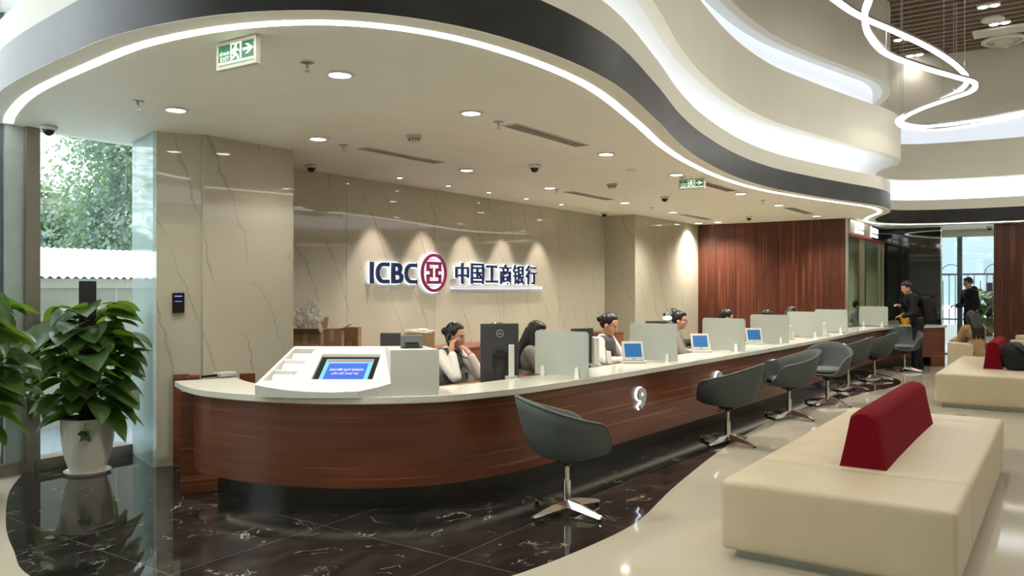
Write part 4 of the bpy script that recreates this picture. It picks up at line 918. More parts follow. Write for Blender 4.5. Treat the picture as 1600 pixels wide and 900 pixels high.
def person(loc, yaw, label, seated=True, top='vest', hair='bun', lean=.05, hyaw=0, hpitch=0, R=None, Lh=None, vox=.008, scale=1, cloth2=None, group=None, legs=None, trouser='cloth_black', glasses=False, hat=False, zoff=0, hyoff=0):
    r = empty('person', (loc[0], loc[1], zoff), math.radians(yaw)); r.scale = (scale,)*3; tag(r, label, 'person', group)
    hz = .53 if seated else .90; ln = lean
    hip = Vector((0, 0, hz)); waist = Vector((ln*.35, 0, hz+.18)); chest = Vector((ln*.75, 0, hz+.38)); nb = Vector((ln, 0, hz+.50)); hc = Vector((ln+.035+max(0, ln)*.25, hyoff, hz+.645-abs(ln)*.12))
    sh = {s: Vector((ln*.9, s*.165, hz+.445)) for s in (1, -1)}
    de = {s: Vector((ln+.10, s*.22, hz+.20)) for s in (1, -1)}; dw = {s: Vector((ln+.33, s*.12, hz+.235 if seated else hz+.02)) for s in (1, -1)}
    if not seated: de = {s: Vector((ln*.8+.0, s*.24, hz+.16)) for s in (1, -1)}; dw = {s: Vector((ln*.8+.12, s*.22, hz-.06)) for s in (1, -1)}
    arm = {-1: R or (de[-1], dw[-1], Vector((1, 0, -.1)), Vector((0, 0, 1))), 1: Lh or (de[1], dw[1], Vector((1, 0, -.1)), Vector((0, 0, 1)))}
    arm = {k: [Vector(q) for q in v] for k, v in arm.items()}
    if seated: kn = {s: Vector((.44, s*.11, .50)) for s in (1, -1)}; an = {s: Vector((.42, s*.10, .10)) for s in (1, -1)}
    else:
        lg = legs or ((.03, .02), (.0, .0)); kn = {1: Vector((lg[0][0], .095, .50)), -1: Vector((lg[1][0], -.095, .50))}; an = {1: Vector((lg[0][1], .10, .09)), -1: Vector((lg[1][1], -.10, .09))}
    bm = BM()
    ell(bm, hip+Vector((0, 0, .02)), (.11, .155, .11)); capsule(bm, hip, .12, waist, .105, 16); ell(bm, waist, (.10, .13, .12)); ell(bm, chest, (.105, .15, .15)); capsule(bm, sh[1]-Vector((0, .03, 0)), .058, sh[-1]+Vector((0, .03, 0)), .058, 16)
    for s in (1, -1):
        e, w_ = arm[s][0], arm[s][1]; capsule(bm, sh[s], .052, e, .040); capsule(bm, e, .040, w_, .026); hand(bm, w_, arm[s][2], arm[s][3], .8, side=-s)
        capsule(bm, hip+Vector((0, s*.08, -.01)), .088, kn[s], .058, 14); capsule(bm, kn[s], .056, an[s], .036); capsule(bm, an[s]+Vector((-.02, 0, -.035)), .036, an[s]+Vector((.13, s*.015, -.055)), .028)
    capsule(bm, nb+Vector((-.01, 0, -.03)), .055, hc+Vector((-.025, 0, -.06)), .048, 16)
    H_ = Matrix.Translation(hc) @ rotm(hyaw, hpitch)
    def he(b, c_, r_, u=20): ell(b, H_ @ Vector(c_), r_, rotm(hyaw, hpitch), u)
    he(bm, (-.010, 0, .025), (.092, .073, .087), 28); he(bm, (.020, 0, -.030), (.068, .060, .083), 28); he(bm, (.052, 0, -.088), (.030, .030, .024)); he(bm, (.045, .032, -.03), (.03, .026, .03)); he(bm, (.045, -.032, -.03), (.03, .026, .03)); he(bm, (.062, 0, .022), (.026, .045, .014))
    capsule(bm, H_ @ Vector((.086, 0, .008)), .007, H_ @ Vector((.101, 0, -.026)), .0105, 8); he(bm, (.094, .009, -.031), (.009, .007, .006)); he(bm, (.094, -.009, -.031), (.009, .007, .006))
    for s in (1, -1): he(bm, (-.008, s*.073, -.018), (.019, .008, .029))
    robj('body', bm, 'skin', vox*.75, r, 3)
    bm = BM()
    for s in (1, -1): he(bm, (.0775, s*.030, -.001), (.0065, .0135, .0042)); capsule(bm, H_ @ Vector((.084, s*.016, .020)), .0028, H_ @ Vector((.070, s*.045, .021)), .0020, 6)
    obj('eyes', bm, 'eye_dark', r, smooth=True)
    bm = BM(); he(bm, (.084, 0, -.058), (.008, .020, .0055)); obj('lips', bm, 'lip', r, smooth=True)
    if glasses:
        bm = BM()
        for s in (1, -1):
            pts = [H_ @ Vector((.098, s*.032+.022*math.cos(a*PI/8), -.004+.016*math.sin(a*PI/8))) for a in range(16)]; tube(bm, pts, .0018, 6, closed=True); cyl(bm, H_ @ Vector((.098, s*.054, 0)), H_ @ Vector((0, s*.078, 0)), .0016, seg=6)
        cyl(bm, H_ @ Vector((.098, -.01, 0)), H_ @ Vector((.098, .01, 0)), .0016, seg=6); obj('glasses', bm, 'black_plastic', r)
    # hair
    bm = BM(); he(bm, (-.024, 0, .034), (.092, .083, .090), 28)
    if hair == 'bun': he(bm, (-.05, 0, -.01), (.06, .072, .06)); he(bm, (-.118, 0, .012), (.040, .043, .040)); he(bm, (.005, 0, .075), (.06, .06, .042))
    elif hair == 'pony': he(bm, (-.05, 0, -.01), (.06, .072, .06)); capsule(bm, H_ @ Vector((-.10, 0, .01)), .026, H_ @ Vector((-.13, 0, -.12)), .020); he(bm, (.01, 0, .078), (.06, .06, .04))
    elif hair == 'long':
        he(bm, (.008, 0, .078), (.07, .066, .042))
        for s in (1, -1):
            capsule(bm, H_ @ Vector((-.02, s*.066, .02)), .030, hc+Vector((-.05, s*.075, -.15)), .030); capsule(bm, hc+Vector((-.05, s*.075, -.15)), .030, hc+Vector((-.07, s*.07, -.26)), .018)
            capsule(bm, H_ @ Vector((.045, s*.062, .04)), .016, H_ @ Vector((.030, s*.072, -.09)), .015)
        for y in (-.05, 0, .05): capsule(bm, H_ @ Vector((-.07, y, .0)), .050, nb+Vector((-.115, y*1.3, -.04)), .050); capsule(bm, nb+Vector((-.115, y*1.3, -.04)), .050, nb+Vector((-.135, y*1.6, -.20)), .026)
    else:
        he(bm, (-.03, 0, .025), (.088, .082, .085)); he(bm, (.02, 0, .082), (.058, .064, .036)); he(bm, (.055, .01, .080), (.03, .05, .022))
    robj('hair', bm, 'hair', vox*.9, r, 2)
    # garments
    def torso(bm, g, low=.0):
        ell(bm, hip+Vector((0, 0, .03-low)), (.115+g, .16+g, .12)); capsule(bm, hip, .122+g, waist, .110+g, 16); ell(bm, waist, (.105+g, .135+g, .12)); ell(bm, chest, (.110+g, .155+g, .152)); capsule(bm, sh[1]-Vector((0, .03, 0)), .062+g, sh[-1]+Vector((0, .03, 0)), .062+g, 16)
    def sleeves(bm, g, end=.90):
        for s in (1, -1):
            e, w_ = arm[s][0], arm[s][1]; w2 = e.lerp(w_, end); capsule(bm, sh[s], .060+g, e, .050+g); capsule(bm, e, .050+g, w2, .036+g)
            for k in range(3): q = e.lerp(sh[s], .12+.16*k); ell(bm, q, (.054+g,)*3)
    def collar(bm, g): lathe(bm, [(.062+g, -.02), (.060+g, .012), (.052+g, .030), (.046+g, .026), (.048+g, -.02)], 24, tuple(nb+Vector((-.008, 0, .0))))
    if top == 'vest':
        bm = BM(); torso(bm, .004); sleeves(bm, .004); robj('shirt', bm, 'white_cloth', vox, r)
        bm = BM(); collar(bm, .004); obj('collar', bm, 'white_cloth', r, smooth=True)
        bm = BM(); ell(bm, hip+Vector((0, 0, .05)), (.130, .172, .12)); capsule(bm, hip, .136, waist, .124, 16); ell(bm, waist, (.124, .150, .13)); ell(bm, chest, (.134, .152, .145)); ell(bm, chest+Vector((.01, 0, .05)), (.118, .142, .10)); 
        for s in (1, -1): capsule(bm, chest+Vector((.02, s*.085, .03)), .066, sh[s]+Vector((.004, -s*.062, .006)), .070)
        robj('waistcoat', bm, 'vest_grey', vox, r)
    else:
        bm = BM(); torso(bm, .014, .05); sleeves(bm, .008, .93)
        if top == 'coat_hood': ell(bm, nb+Vector((-.07, 0, .02)), (.075, .11, .06))
        cm = cloth2 or 'coat_black'; robj('jacket', bm, cm, vox, r)
        bm = BM(); collar(bm, .008); obj('collar', bm, 'white_cloth' if top == 'blazer' else cm, r, smooth=True)
    bm = BM(); ell(bm, hip+Vector((0, 0, -.01)), (.122, .162, .10))
    for s in (1, -1): capsule(bm, hip+Vector((0, s*.08, -.01)), .100, kn[s], .072, 14); capsule(bm, kn[s], .072, an[s]+Vector((0, 0, -.01)), .055)
    robj('trousers', bm, trouser, max(vox, .010), r)
    for s in (1, -1):
        bm = BM(); capsule(bm, an[s]+Vector((-.03, 0, -.045)), .042, an[s]+Vector((.14, s*.015, -.058)), .032); box(bm, an[s].x-.07, an[s].y-.04, .001, an[s].x+.17, an[s].y+.045, .02); robj('shoe', bm, 'bag_black', .008, r)
    return r
V = Vector
def upx(px, d): return UD((px-800)/1250*d, d)
p1 = upx(690, 7.05)
person(p1, -84, 'woman in white shirt and waistcoat on the phone beside the kiosk', lean=.10, hpitch=12, hyaw=4, vox=.007, scale=.935,
       R=((.30, -.22, .80), (.215, -.150, 1.01), (-.20, .16, 1), (-.3, -.95, .1)), Lh=((.36, .10, .80), (.305, .02, .985), (-.52, -.06, .62), (.6, .0, .5)))
# telephone receiver held at her ear
r = empty('telephone_receiver', (p1[0], p1[1], 0), math.radians(-84)); r.scale = (.935,)*3; tag(r, 'black telephone receiver held at the ear of the woman in white', 'telephone')
bm = BM(); tube(bm, catmull([(.145, -.100, 1.165), (.140, -.122, 1.14), (.165, -.130, 1.09), (.20, -.122, 1.04), (.235, -.098, 1.025)], 5), .014, 10); ell(bm, (.148, -.094, 1.168), (.028, .016, .028)); ell(bm, (.240, -.090, 1.022), (.024, .02, .024)); obj('handset', bm, 'black_plastic', r, smooth=True)
bm = BM(); tube(bm, catmull([(.245, -.09, 1.005), (.27, -.05, .97), (.30, .08, .93), (.36, .22, .86), (.40, .30, .735)], 6), .005, 6); obj('cord', bm, 'black_plastic', r, smooth=True)
person(upx(770, 7.75), -70, 'person in a dark coat hidden behind the black monitor', top='coat', cloth2='coat_black', hair='short', scale=.905, lean=.02, vox=.010)
person(upx(822, 7.5), -62, 'long-haired woman in a grey blazer behind the nearest frosted divider', top='blazer', cloth2='blazer_grey', hair='long', scale=.925, lean=.06, hyaw=-10, hpitch=18, vox=.008,
       R=((.20, -.24, .78), (.30, -.02, .80), (.9, .35, 0), (0, 0, 1)))
person(upx(936, 8.35), -84, 'woman with a hair bun in white shirt and grey waistcoat looking down at her hands', lean=.07, hpitch=22, hyaw=2, vox=.007, scale=.965,
       R=((.14, -.25, .78), (.34, -.12, .80), (1, .2, 0), (0, 0, 1)), Lh=((.18, .24, .79), (.38, .16, .81), (1, -.1, 0), (0, 0, 1)))
person(upx(1048, 9.8), -70, 'person with short black hair and glasses in a taupe jacket behind the second divider', top='coat', cloth2='coat_taupe', hair='short', glasses=True, scale=.95, lean=.06, hpitch=8, vox=.010, R=((.16, -.25, .76), (.38, -.14, .77), (1, .2, 0), (0, 0, 1)))
person(upx(1042, 11.6), -60, 'person with dark tied hair and a pale hair clip behind the desk lamp', top='coat', cloth2='coat_black', hair='bun', scale=.94, vox=.011)
person(upx(1126, 11.5), -62, 'woman with dark tied hair looking over the third divider', hair='pony', scale=.925, hpitch=20, vox=.010, lean=.05)
person(upx(1190, 12.6), -80, 'person whose black hair just shows above the fourth divider', top='coat', cloth2='cloth_black', hair='short', scale=.90, hpitch=30, vox=.011)
person(upx(1229, 13.3), -60, 'woman with long dark hair and red clothing left of the fifth divider', top='coat', cloth2='crimson', hair='long', scale=.925, vox=.011, hpitch=8)
person(upx(1333, 17.0), -90, 'seated person with dark hair and blue grey top behind the green glass', top='coat', cloth2='cloth_blue', hair='short', scale=.965, vox=.012)
person(upx(1416, 16.9), -120, 'seated person in a yellow top behind the standing man', top='coat', cloth2='cloth_yellow', hair='long', scale=.93, vox=.010, hyaw=-40)
pm = person(P(1434, 578, 0), 112, 'standing man in a black jacket leaning towards the counter end, backpack on', seated=False, top='coat', cloth2='cloth_black', hair='short', lean=.13, hpitch=20, hyaw=14, vox=.009, scale=.985,
       R=((.12, -.26, 1.08), (.28, -.09, 1.19), (.8, .5, .3), (-.3, 0, 1)), Lh=((.12, .25, 1.06), (.28, .12, 1.0), (1, -.2, 0), (0, 0, 1)), legs=((.06, .08), (-.03, -.06)))
mx_, my_ = P(1434, 578, 0); r = empty('backpack', (mx_, my_, 0), math.radians(112)); tag(r, 'large black backpack on the back of the leaning man', 'backpack')
bm = BM(); T = Matrix.Translation((-.11, 0, 1.10)) @ Matrix.Rotation(math.radians(10), 4, 'Y'); box(bm, -.13, -.16, -.26, .06, .16, .24, T, .06); obj('pack', bm, 'bag_black', r, smooth=True)
bm = BM(); box(bm, -.17, -.12, -.22, -.12, .12, .05, T, .03); obj('front_pocket', bm, 'bag_black', r, smooth=True)
for s in (1, -1):
    bm = BM(); tube(bm, catmull([(-.06, s*.10, 1.30), (.06, s*.11, 1.445), (.20, s*.115, 1.42), (.26, s*.12, 1.30), (.20, s*.14, 1.15), (-.02, s*.14, .98)], 6), 0, square=(.022, .006)); obj('strap', bm, 'bag_black', r)
person(upx(1517, 17.4), 128, 'standing young man in a black hooded jacket before the exit glass', seated=False, top='coat_hood', cloth2='cloth_black', hair='short', glasses=True, lean=.02, hpitch=14, vox=.009, scale=1.045, trouser='cloth_black',
       R=((.04, -.24, 1.08), (.24, -.12, 1.06), (1, .1, .1), (0, 0, 1)), Lh=((.02, .25, 1.08), (.14, .14, .90), (.5, 0, -.8), (1, 0, .4)))
ax, ay = upx(1527, 12.9)
person((ax, ay), 40, 'woman with long dark hair in a tan coat seated with her back to the hall', top='coat', cloth2='coat_tan', hair='long', lean=.10, hpitch=25, scale=.93, vox=.009, zoff=-.07)

# ------------------------------------------------------------------ furniture behind the counter
def make_office():
    r = empty('office_chair', (0, 0, 0))
    bm = BM(); box(bm, -.23, -.24, .42, .23, .24, .485, None, .03); obj('seat', bm, 'office_mesh', r, smooth=True)
    bm = BM(); T = Matrix.Translation((-.25, 0, .56)) @ Matrix.Rotation(math.radians(-8), 4, 'Y')
    b2 = [(-.21, 0), (.21, 0), (.22, .25), (.17, .50), (.10, .56), (-.10, .56), (-.17, .50), (-.22, .25)]; prism_m(bm, b2, -.02, .03, T @ Matrix.Rotation(PI/2, 4, 'Z') @ Matrix.Rotation(PI/2, 4, 'X')); obj('backrest', bm, 'office_mesh', r)
    bm = BM(); box(bm, -.30, -.03, .44, -.26, .03, .75); box(bm, -.28, -.03, .42, 0, .03, .44); obj('spine', bm, 'black_plastic', r)
    for s in (1, -1):
        bm = BM(); box(bm, -.10, s*.28-.02, .62, .14, s*.28+.02, .645, None, .008); box(bm, -.01, s*.28-.012, .44, .03, s*.28+.012, .62); box(bm, -.01, min(s*.22, s*.29), .42, .03, max(s*.22, s*.29), .44); obj('armrest', bm, 'black_plastic', r)
    bm = BM(); cyl(bm, (0, 0, .08), (0, 0, .42), .025); obj('column', bm, 'chrome', r)
    for k in range(5):
        a = 2*PI*k/5; bm = BM(); tube(bm, [(0, 0, .09), (.15*math.cos(a), .15*math.sin(a), .085), (.29*math.cos(a), .29*math.sin(a), .065)], .016, 8); l_ = obj('leg', bm, 'black_plastic', r); bm = BM(); x, y = .29*math.cos(a), .29*math.sin(a); cyl(bm, (x-.012, y, .03), (x+.012, y, .03), .028); obj('caster', bm, 'black_plastic', l_)
    return r
base = make_office()
oc = [(upx(1081, 11.3), -75, 0.06, 'empty high-backed office chair between two dividers'), (upx(1092, 10.2), -60, -.2, 'lower pale office chair right of the person with glasses'), (upx(1170, 11.2), -70, -.12, 'pale office chair right of the third divider')]
pc = [(upx(708, 7.05), -84, 'under the woman on the phone'), (upx(770, 7.75), -70, 'under the dark coated person'), (upx(836, 7.5), -62, 'under the woman in the grey blazer'), (upx(949, 8.35), -84, 'under the woman with the bun'), (upx(1058, 9.8), -70, 'under the person with glasses'),
      (upx(1042, 11.6), -60, 'under the person behind the lamp'), (upx(1134, 11.5), -62, 'under the woman behind the third divider'), (upx(1190, 12.6), -80, 'under the person behind the fourth divider'), (upx(1229, 13.3), -60, 'under the woman in red'), (upx(1333, 17.0), -90, 'under the person behind the glass'), (upx(1416, 16.9), -120, 'under the person in yellow')]
first = True
for (x, y), a, dz, l in oc:
    o = base if first else copy_tree(base); first = False; o.location = (x, y, 0); o.rotation_euler = (0, 0, math.radians(a)); o.scale = (1, 1, 1+dz); tag(o, l, 'office chair', 'office chairs behind the counter')
for (x, y), a, l in pc:
    o = copy_tree(base); o.location = (x, y, 0); o.scale = (1, 1, .90); o.rotation_euler = (0, 0, math.radians(a)); tag(o, 'low office chair '+l, 'office chair', 'office chairs behind the counter')
    for c_ in o.children:
        if c_.name.startswith('backrest'): c_.scale = (1, 1, .8)
def monitor(loc, rz, w_, h_, z0, label, pivot=False, tilt=0, logo=False, desk=.71):
    r = empty('computer_monitor', (loc[0], loc[1], desk), rz); tag(r, label, 'monitor')
    T = Matrix.Translation((0, 0, z0-desk+h_/2)) @ Matrix.Rotation(tilt, 4, 'X')
    bm = BM(); box(bm, -w_/2, 0, -h_/2, w_/2, .035, h_/2, T, .008); obj('screen_housing', bm, 'monitor_back', r)
    bm = BM(); box(bm, -w_/2+.012, .0355, -h_/2+.012, w_/2-.012, .037, h_/2-.012, T); obj('screen', bm, 'black_gloss', r)
    bm = BM(); box(bm, -.06, -.012, -.10, .06, .002, .02, T, .006); box(bm, -.035, -.03, -.02, .035, -.011, .04, T, .005); obj('mount', bm, 'black_plastic', r)
    if desk < .8:
        bm = BM(); box(bm, -.03, -.012, .0, .03, .0, z0-desk+h_*.5); obj('stand', bm, 'monitor_back', r)
        bm = BM(); box(bm, -.12, -.12, 0, .12, .08, .012, None, .004); obj('stand_base', bm, 'monitor_back', r)
    if logo:
        bm = BM(); tube(bm, [T @ V((.028*math.cos(a*PI/12), -.001, h_*.34+.028*math.sin(a*PI/12))) for a in range(24)], .0022, 6, closed=True); text_bm(bm, 'DELL', -.020, .020, h_*.34-.008, h_*.34+.008, .001, T @ Matrix.Translation((0, -.001, 0)), .02); obj('logo', bm, 'satin_metal', r, label='round silver logo')
        for q in ((.03, .0), (.055, .02)):
            bm = BM(); tube(bm, catmull([T @ V((q[0], -.01, -.10)), T @ V((q[0]-.01, -.03, -.16)), T @ V((q[0]+.03, -.04, -.21)), T @ V((q[0]+.06, -.03, -.26))], 6), .003, 6); obj('cable', bm, 'black_plastic', r)
    return r
FR = TH-PI/2
monitor(upx(781, 6.42), FR+.18, .31, .50, .715, 'tall black monitor with a round silver logo, right of the woman on the phone', logo=True)
monitor(upx(911, 7.75), FR+.45, .24, .42, .69, 'black monitor seen from behind left of the woman in a waistcoat', logo=True)
monitor(upx(610, 6.6), FR-.02, .17, .42, .71, 'small black screen showing above the kiosk beside the cardboard boxes')
monitor(upx(1026, 10.2), FR+.1, .28, .36, .72, 'black monitor edge above the second divider')
monitor(upx(1306, 15.2), FR+.1, .4, .34, .80, 'black monitor behind the sixth divider')
# desk lamp
x, y = upx(1043, 9.6); r = empty('desk_lamp', (x, y, .71), 0); tag(r, 'small desk lamp with a glowing white head behind the second divider', 'lamp')
bm = BM(); cyl(bm, (0, 0, 0), (0, 0, .015), .07, seg=24); obj('base', bm, 'satin_metal', r)
bm = BM(); cyl(bm, (.0, 0, .015), (0, 0, .36), .05, .04, seg=24); obj('body', bm, 'satin_metal', r, smooth=True, autos=40)
bm = BM(); ell(bm, (-.0, -.0, .43), (.055, .05, .026), Matrix.Rotation(FR, 4, 'Z')); obj('lamp_head', bm, 'letter_glow', r, smooth=True)
# staff cabinets behind
def cab(name, x0, y0, x1, y1, h, label, n=2):
    r = empty(name, (x0, y0, 0)); tag(r, label, 'cabinet'); bm = BM(); box(bm, 0, 0, 0, x1-x0, y1-y0, h); obj('carcass', bm, 'desk_wood', r)
    bm = BM(); box(bm, -.01, -.02, h, x1-x0+.01, y1-y0, h+.03); obj('cabinet_top', bm, 'desk_wood', r)
    for i in range(n):
        a = (x1-x0)*i/n+.006; b = (x1-x0)*(i+1)/n-.006; bm = BM(); box(bm, a, -.02, .06, b, -.001, h-.01); d_ = obj('door', bm, 'desk_wood', r); bm = BM(); box(bm, b-.05, -.035, h*.55, b-.035, -.02, h*.68); obj('handle', bm, 'satin_metal', d_)
cab('low_cabinet', 5.3, 6.45, 8.05, 6.9, .72, 'long low wooden cabinet carrying the cardboard boxes', 5)
cab('low_cabinet', 8.10, 6.3, 9.1, 6.88, .71, 'reddish wooden cabinet behind the woman on the phone', 2)
cab('low_cabinet', 12.05, 6.35, 12.5, 6.88, .71, 'narrow reddish cabinet behind the woman in a waistcoat', 1)
# low gate by the marble column
r = empty('low_gate', (3.86, 6.12, 0)); tag(r, 'low reddish wood gate post between marble column and counter', 'gate')
bm = BM(); prism(bm, [(0, .0), (.10, -.07), (.14, -.02), (.04, .06)], 0, .775); obj('post', bm, 'counter_wood', r)
bm = BM(); prism(bm, [(.105, -.072), (.17, -.115), (.205, -.07), (.145, -.025)], 0, .765); obj('leaf', bm, 'counter_wood', r)
bm = BM(); prism(bm, [(.46, -.26), (.56, -.34), (.62, -.26), (.52, -.18)], 0, .76); obj('far_post', bm, 'counter_wood', r)
x, y = P(300, 596, .76); r = empty('socket_tower', (4.2, 5.9, .0)); tag(r, 'small white swivel latch box on the low wooden gate', 'latch')
bm = BM(); box(bm, -.04, -.04, 0, .04, .04, .745); obj('latch_post', bm, 'white_trim', r); bm = BM(); box(bm, -.08, -.06, .745, .08, .06, .785, None, .008); obj('latch_cap', bm, 'white_plastic', r); bm = BM(); box(bm, -.22, -.01, .755, -.08, .01, .772); obj('arm', bm, 'black_plastic', r)
# cardboard boxes
def carton(loc, rz, w_, d_, h_, label, flaps=(), tape=True):
    r = empty('cardboard_box', loc, rz); tag(r, label, 'box', 'cardboard boxes behind the kiosk'); t = .006; bm = BM()
    box(bm, -w_/2, -d_/2, 0, w_/2, d_/2, t); box(bm, -w_/2, -d_/2, t, w_/2, -d_/2+t, h_); box(bm, -w_/2, d_/2-t, t, w_/2, d_/2, h_); box(bm, -w_/2, -d_/2+t, t, -w_/2+t, d_/2-t, h_); box(bm, w_/2-t, -d_/2+t, t, w_/2, d_/2-t, h_); obj('carton', bm, 'cardboard', r)
    for f in flaps:
        side, ang_, ln = f; bm = BM(); 
        if side in 'fb': box(bm, -w_/2, 0, 0, w_/2, t, ln); T = Matrix.Translation((0, -d_/2 if side == 'f' else d_/2-t, h_)) @ Matrix.Rotation(math.radians(ang_), 4, 'X')
        else: box(bm, 0, -d_/2, 0, t, d_/2, ln); T = Matrix.Translation((-w_/2 if side == 'l' else w_/2-t, 0, h_)) @ Matrix.Rotation(math.radians(ang_), 4, 'Y')
        bmesh.ops.transform(bm, matrix=T, verts=bm.verts); obj('flap', bm, 'cardboard', r)
    if tape: bm = BM(); box(bm, -.025, -d_/2-.0015, h_*.6, .025, -d_/2, h_); obj('tape', bm, 'tape', r)
    return r
sh_ = .75
x, y = upx(482, 8.46); carton((x, y, sh_), FR, .32, .26, .27, 'large open brown carton with raised flaps nearest the marble column', (('l', -38, .26), ('b', -35, .20), ('f', 60, .12)))
x, y = upx(521, 8.60); carton((x, y, sh_), FR+.05, .20, .20, .31, 'upright brown carton left of the stacked cartons', (('l', -70, .12), ('r', 60, .10)))
x, y = upx(549, 8.98); carton((x, y, sh_), FR, .19, .20, .16, 'lower brown carton of the small stack', ())
carton((x, y, sh_+.162), FR, .19, .20, .145, 'open brown carton on top of the small stack', (('r', 5, .0001),), False)
x, y = upx(656, 9.88); b3 = carton((x, y, sh_), FR+.05, .36, .24, .20, 'brown carton with plastic inside, behind the ticket printer', ())
for (px, d, z, w_, h_, l) in ((484, 8.42, 1.0, .28, .34, 'crumpled clear plastic bag spilling out of the open carton'), (656, 9.85, .945, .30, .05, 'crumpled clear plastic sheet on the carton behind the printer')):
    x, y = upx(px, d); b2 = BM(); bmesh.ops.create_icosphere(b2, subdivisions=4, radius=1)
    for v in b2.verts:
        q = v.co.copy(); k = 1+.55*noise.noise(q*1.7+V((px, 0, 0)))+.28*noise.noise(q*5); v.co = V((q.x*w_/2*k, q.y*.09*k, q.z*h_/2*k))
    bmesh.ops.transform(b2, matrix=frame_m(x, y, z+h_/2, FR), verts=b2.verts); o = obj('plastic_bag', b2, 'plastic_bag'); tag(o, l, 'plastic bag')
# face scanner on the column
r = empty('access_terminal', (3.93, 6.14, 1.29)); tag(r, 'small black access terminal with violet screen on the marble column', 'terminal')
a = math.atan2(6.08-6.27, 4.097-3.78); T = Matrix.Rotation(a, 4, 'Z')
r.location = (3.94, 6.172, 1.29); r.rotation_euler = (0, 0, a)
bm = BM(); box(bm, -.048, -.035, 0, .048, -.004, .17, None, .005); obj('housing', bm, 'black_gloss', r)
bm = BM(); box(bm, -.030, -.0365, .138, .030, -.0355, .145); box(bm, -.028, -.0365, .095, .028, -.0355, .099); obj('screen_glow', bm, 'screen_violet', r)

# ------------------------------------------------------------------ backpack on the far sofa and other things there
x, y = 12.28, .50
r = empty('backpack', (x, y, .43), TH-PI/2); tag(r, 'black backpack slumped against the red backrest of the further sofa', 'backpack')
b2 = BM(); box(b2, -.23, -.14, 0, .23, .14, .36, None, .09); bmesh.ops.subdivide_edges(b2, edges=b2.edges[:], cuts=3, use_grid_fill=True)
for v in b2.verts:
    q = v.co.copy(); k = noise.noise(q*6)*.022+noise.noise(q*14)*.010; t = q.z/.36; v.co = V((q.x*(1.12-.38*t)-.10*t+k+.05, q.y*(1.1-.35*t)+k, max(.002, q.z*(1-.25*max(0, q.x)/.2)+k)))
obj('pack', b2, 'bag_black', r, smooth=True)
for k in range(3):
    bm = BM(); tube(bm, catmull([(-.14+.04*k, -.06, .36), (-.06+.05*k, -.17, .26), (0+.05*k, -.19, .12), (.06+.05*k, -.17, .01)], 6), 0, square=(.012, .004)); obj('strap', bm, 'grey_plastic', r)
def armchair(loc, rz, label):
    r = empty('lounge_armchair', (*loc, 0), rz); r.scale = (.84, .80, 1); tag(r, label, 'armchair')
    bm = BM(); cushion_box(bm, -.32, -.30, .05, .32, .30, .38, .03); obj('seat', bm, 'sofa_leather', r, smooth=True)
    for s in (1, -1): bm = BM(); cushion_box(bm, -.32, s*.36-.055, .05, .34, s*.36+.055, .62, .03, .004); obj('armrest', bm, 'sofa_leather', r, smooth=True)
    bm = BM(); cushion_box(bm, .18, -.30, .385, .33, .30, .70, .03, .004); obj('backrest', bm, 'sofa_leather', r, smooth=True)
    bm = BM(); box(bm, -.26, -.34, 0, .28, .34, .05); obj('plinth', bm, 'plinth_metal', r)
armchair((ax+.02, ay), math.radians(40), 'cream armchair under the woman in the tan coat')
armchair(upx(1625, 13.4), math.radians(40), 'cream armchair at the right edge beyond the backpack')

# ------------------------------------------------------------------ plants
def heart_leaf(bm, base, d, up, L_, W_, droop):
    d = Vector(d).normalized(); s = d.cross(up).normalized(); n = s.cross(d).normalized(); rows = []
    for k, (t, w_) in enumerate(((-.10, .0), (-.08, .55), (.04, .92), (.24, 1.03), (.48, .94), (.70, .70), (.87, .36), (.96, .12), (1.0, .0))):
        c_ = base+d*(t*L_)-Vector((0, 0, 1))*(droop*L_*max(0, t)**2)
        rows.append([bm.verts.new(c_-s*(w_*W_/2)+n*(.16*W_*w_)), bm.verts.new(c_-s*(w_*W_/4)+n*(.05*W_*w_)), bm.verts.new(c_), bm.verts.new(c_+s*(w_*W_/4)+n*(.05*W_*w_)), bm.verts.new(c_+s*(w_*W_/2)+n*(.16*W_*w_))] if w_ > 0 else [bm.verts.new(c_)]*5)
    for a, b in zip(rows, rows[1:]):
        for j in range(4):
            q = []; [q.append(v) for v in (a[j], a[j+1], b[j+1], b[j]) if v not in q]
            if len(q) >= 3: bm.faces.new(q)
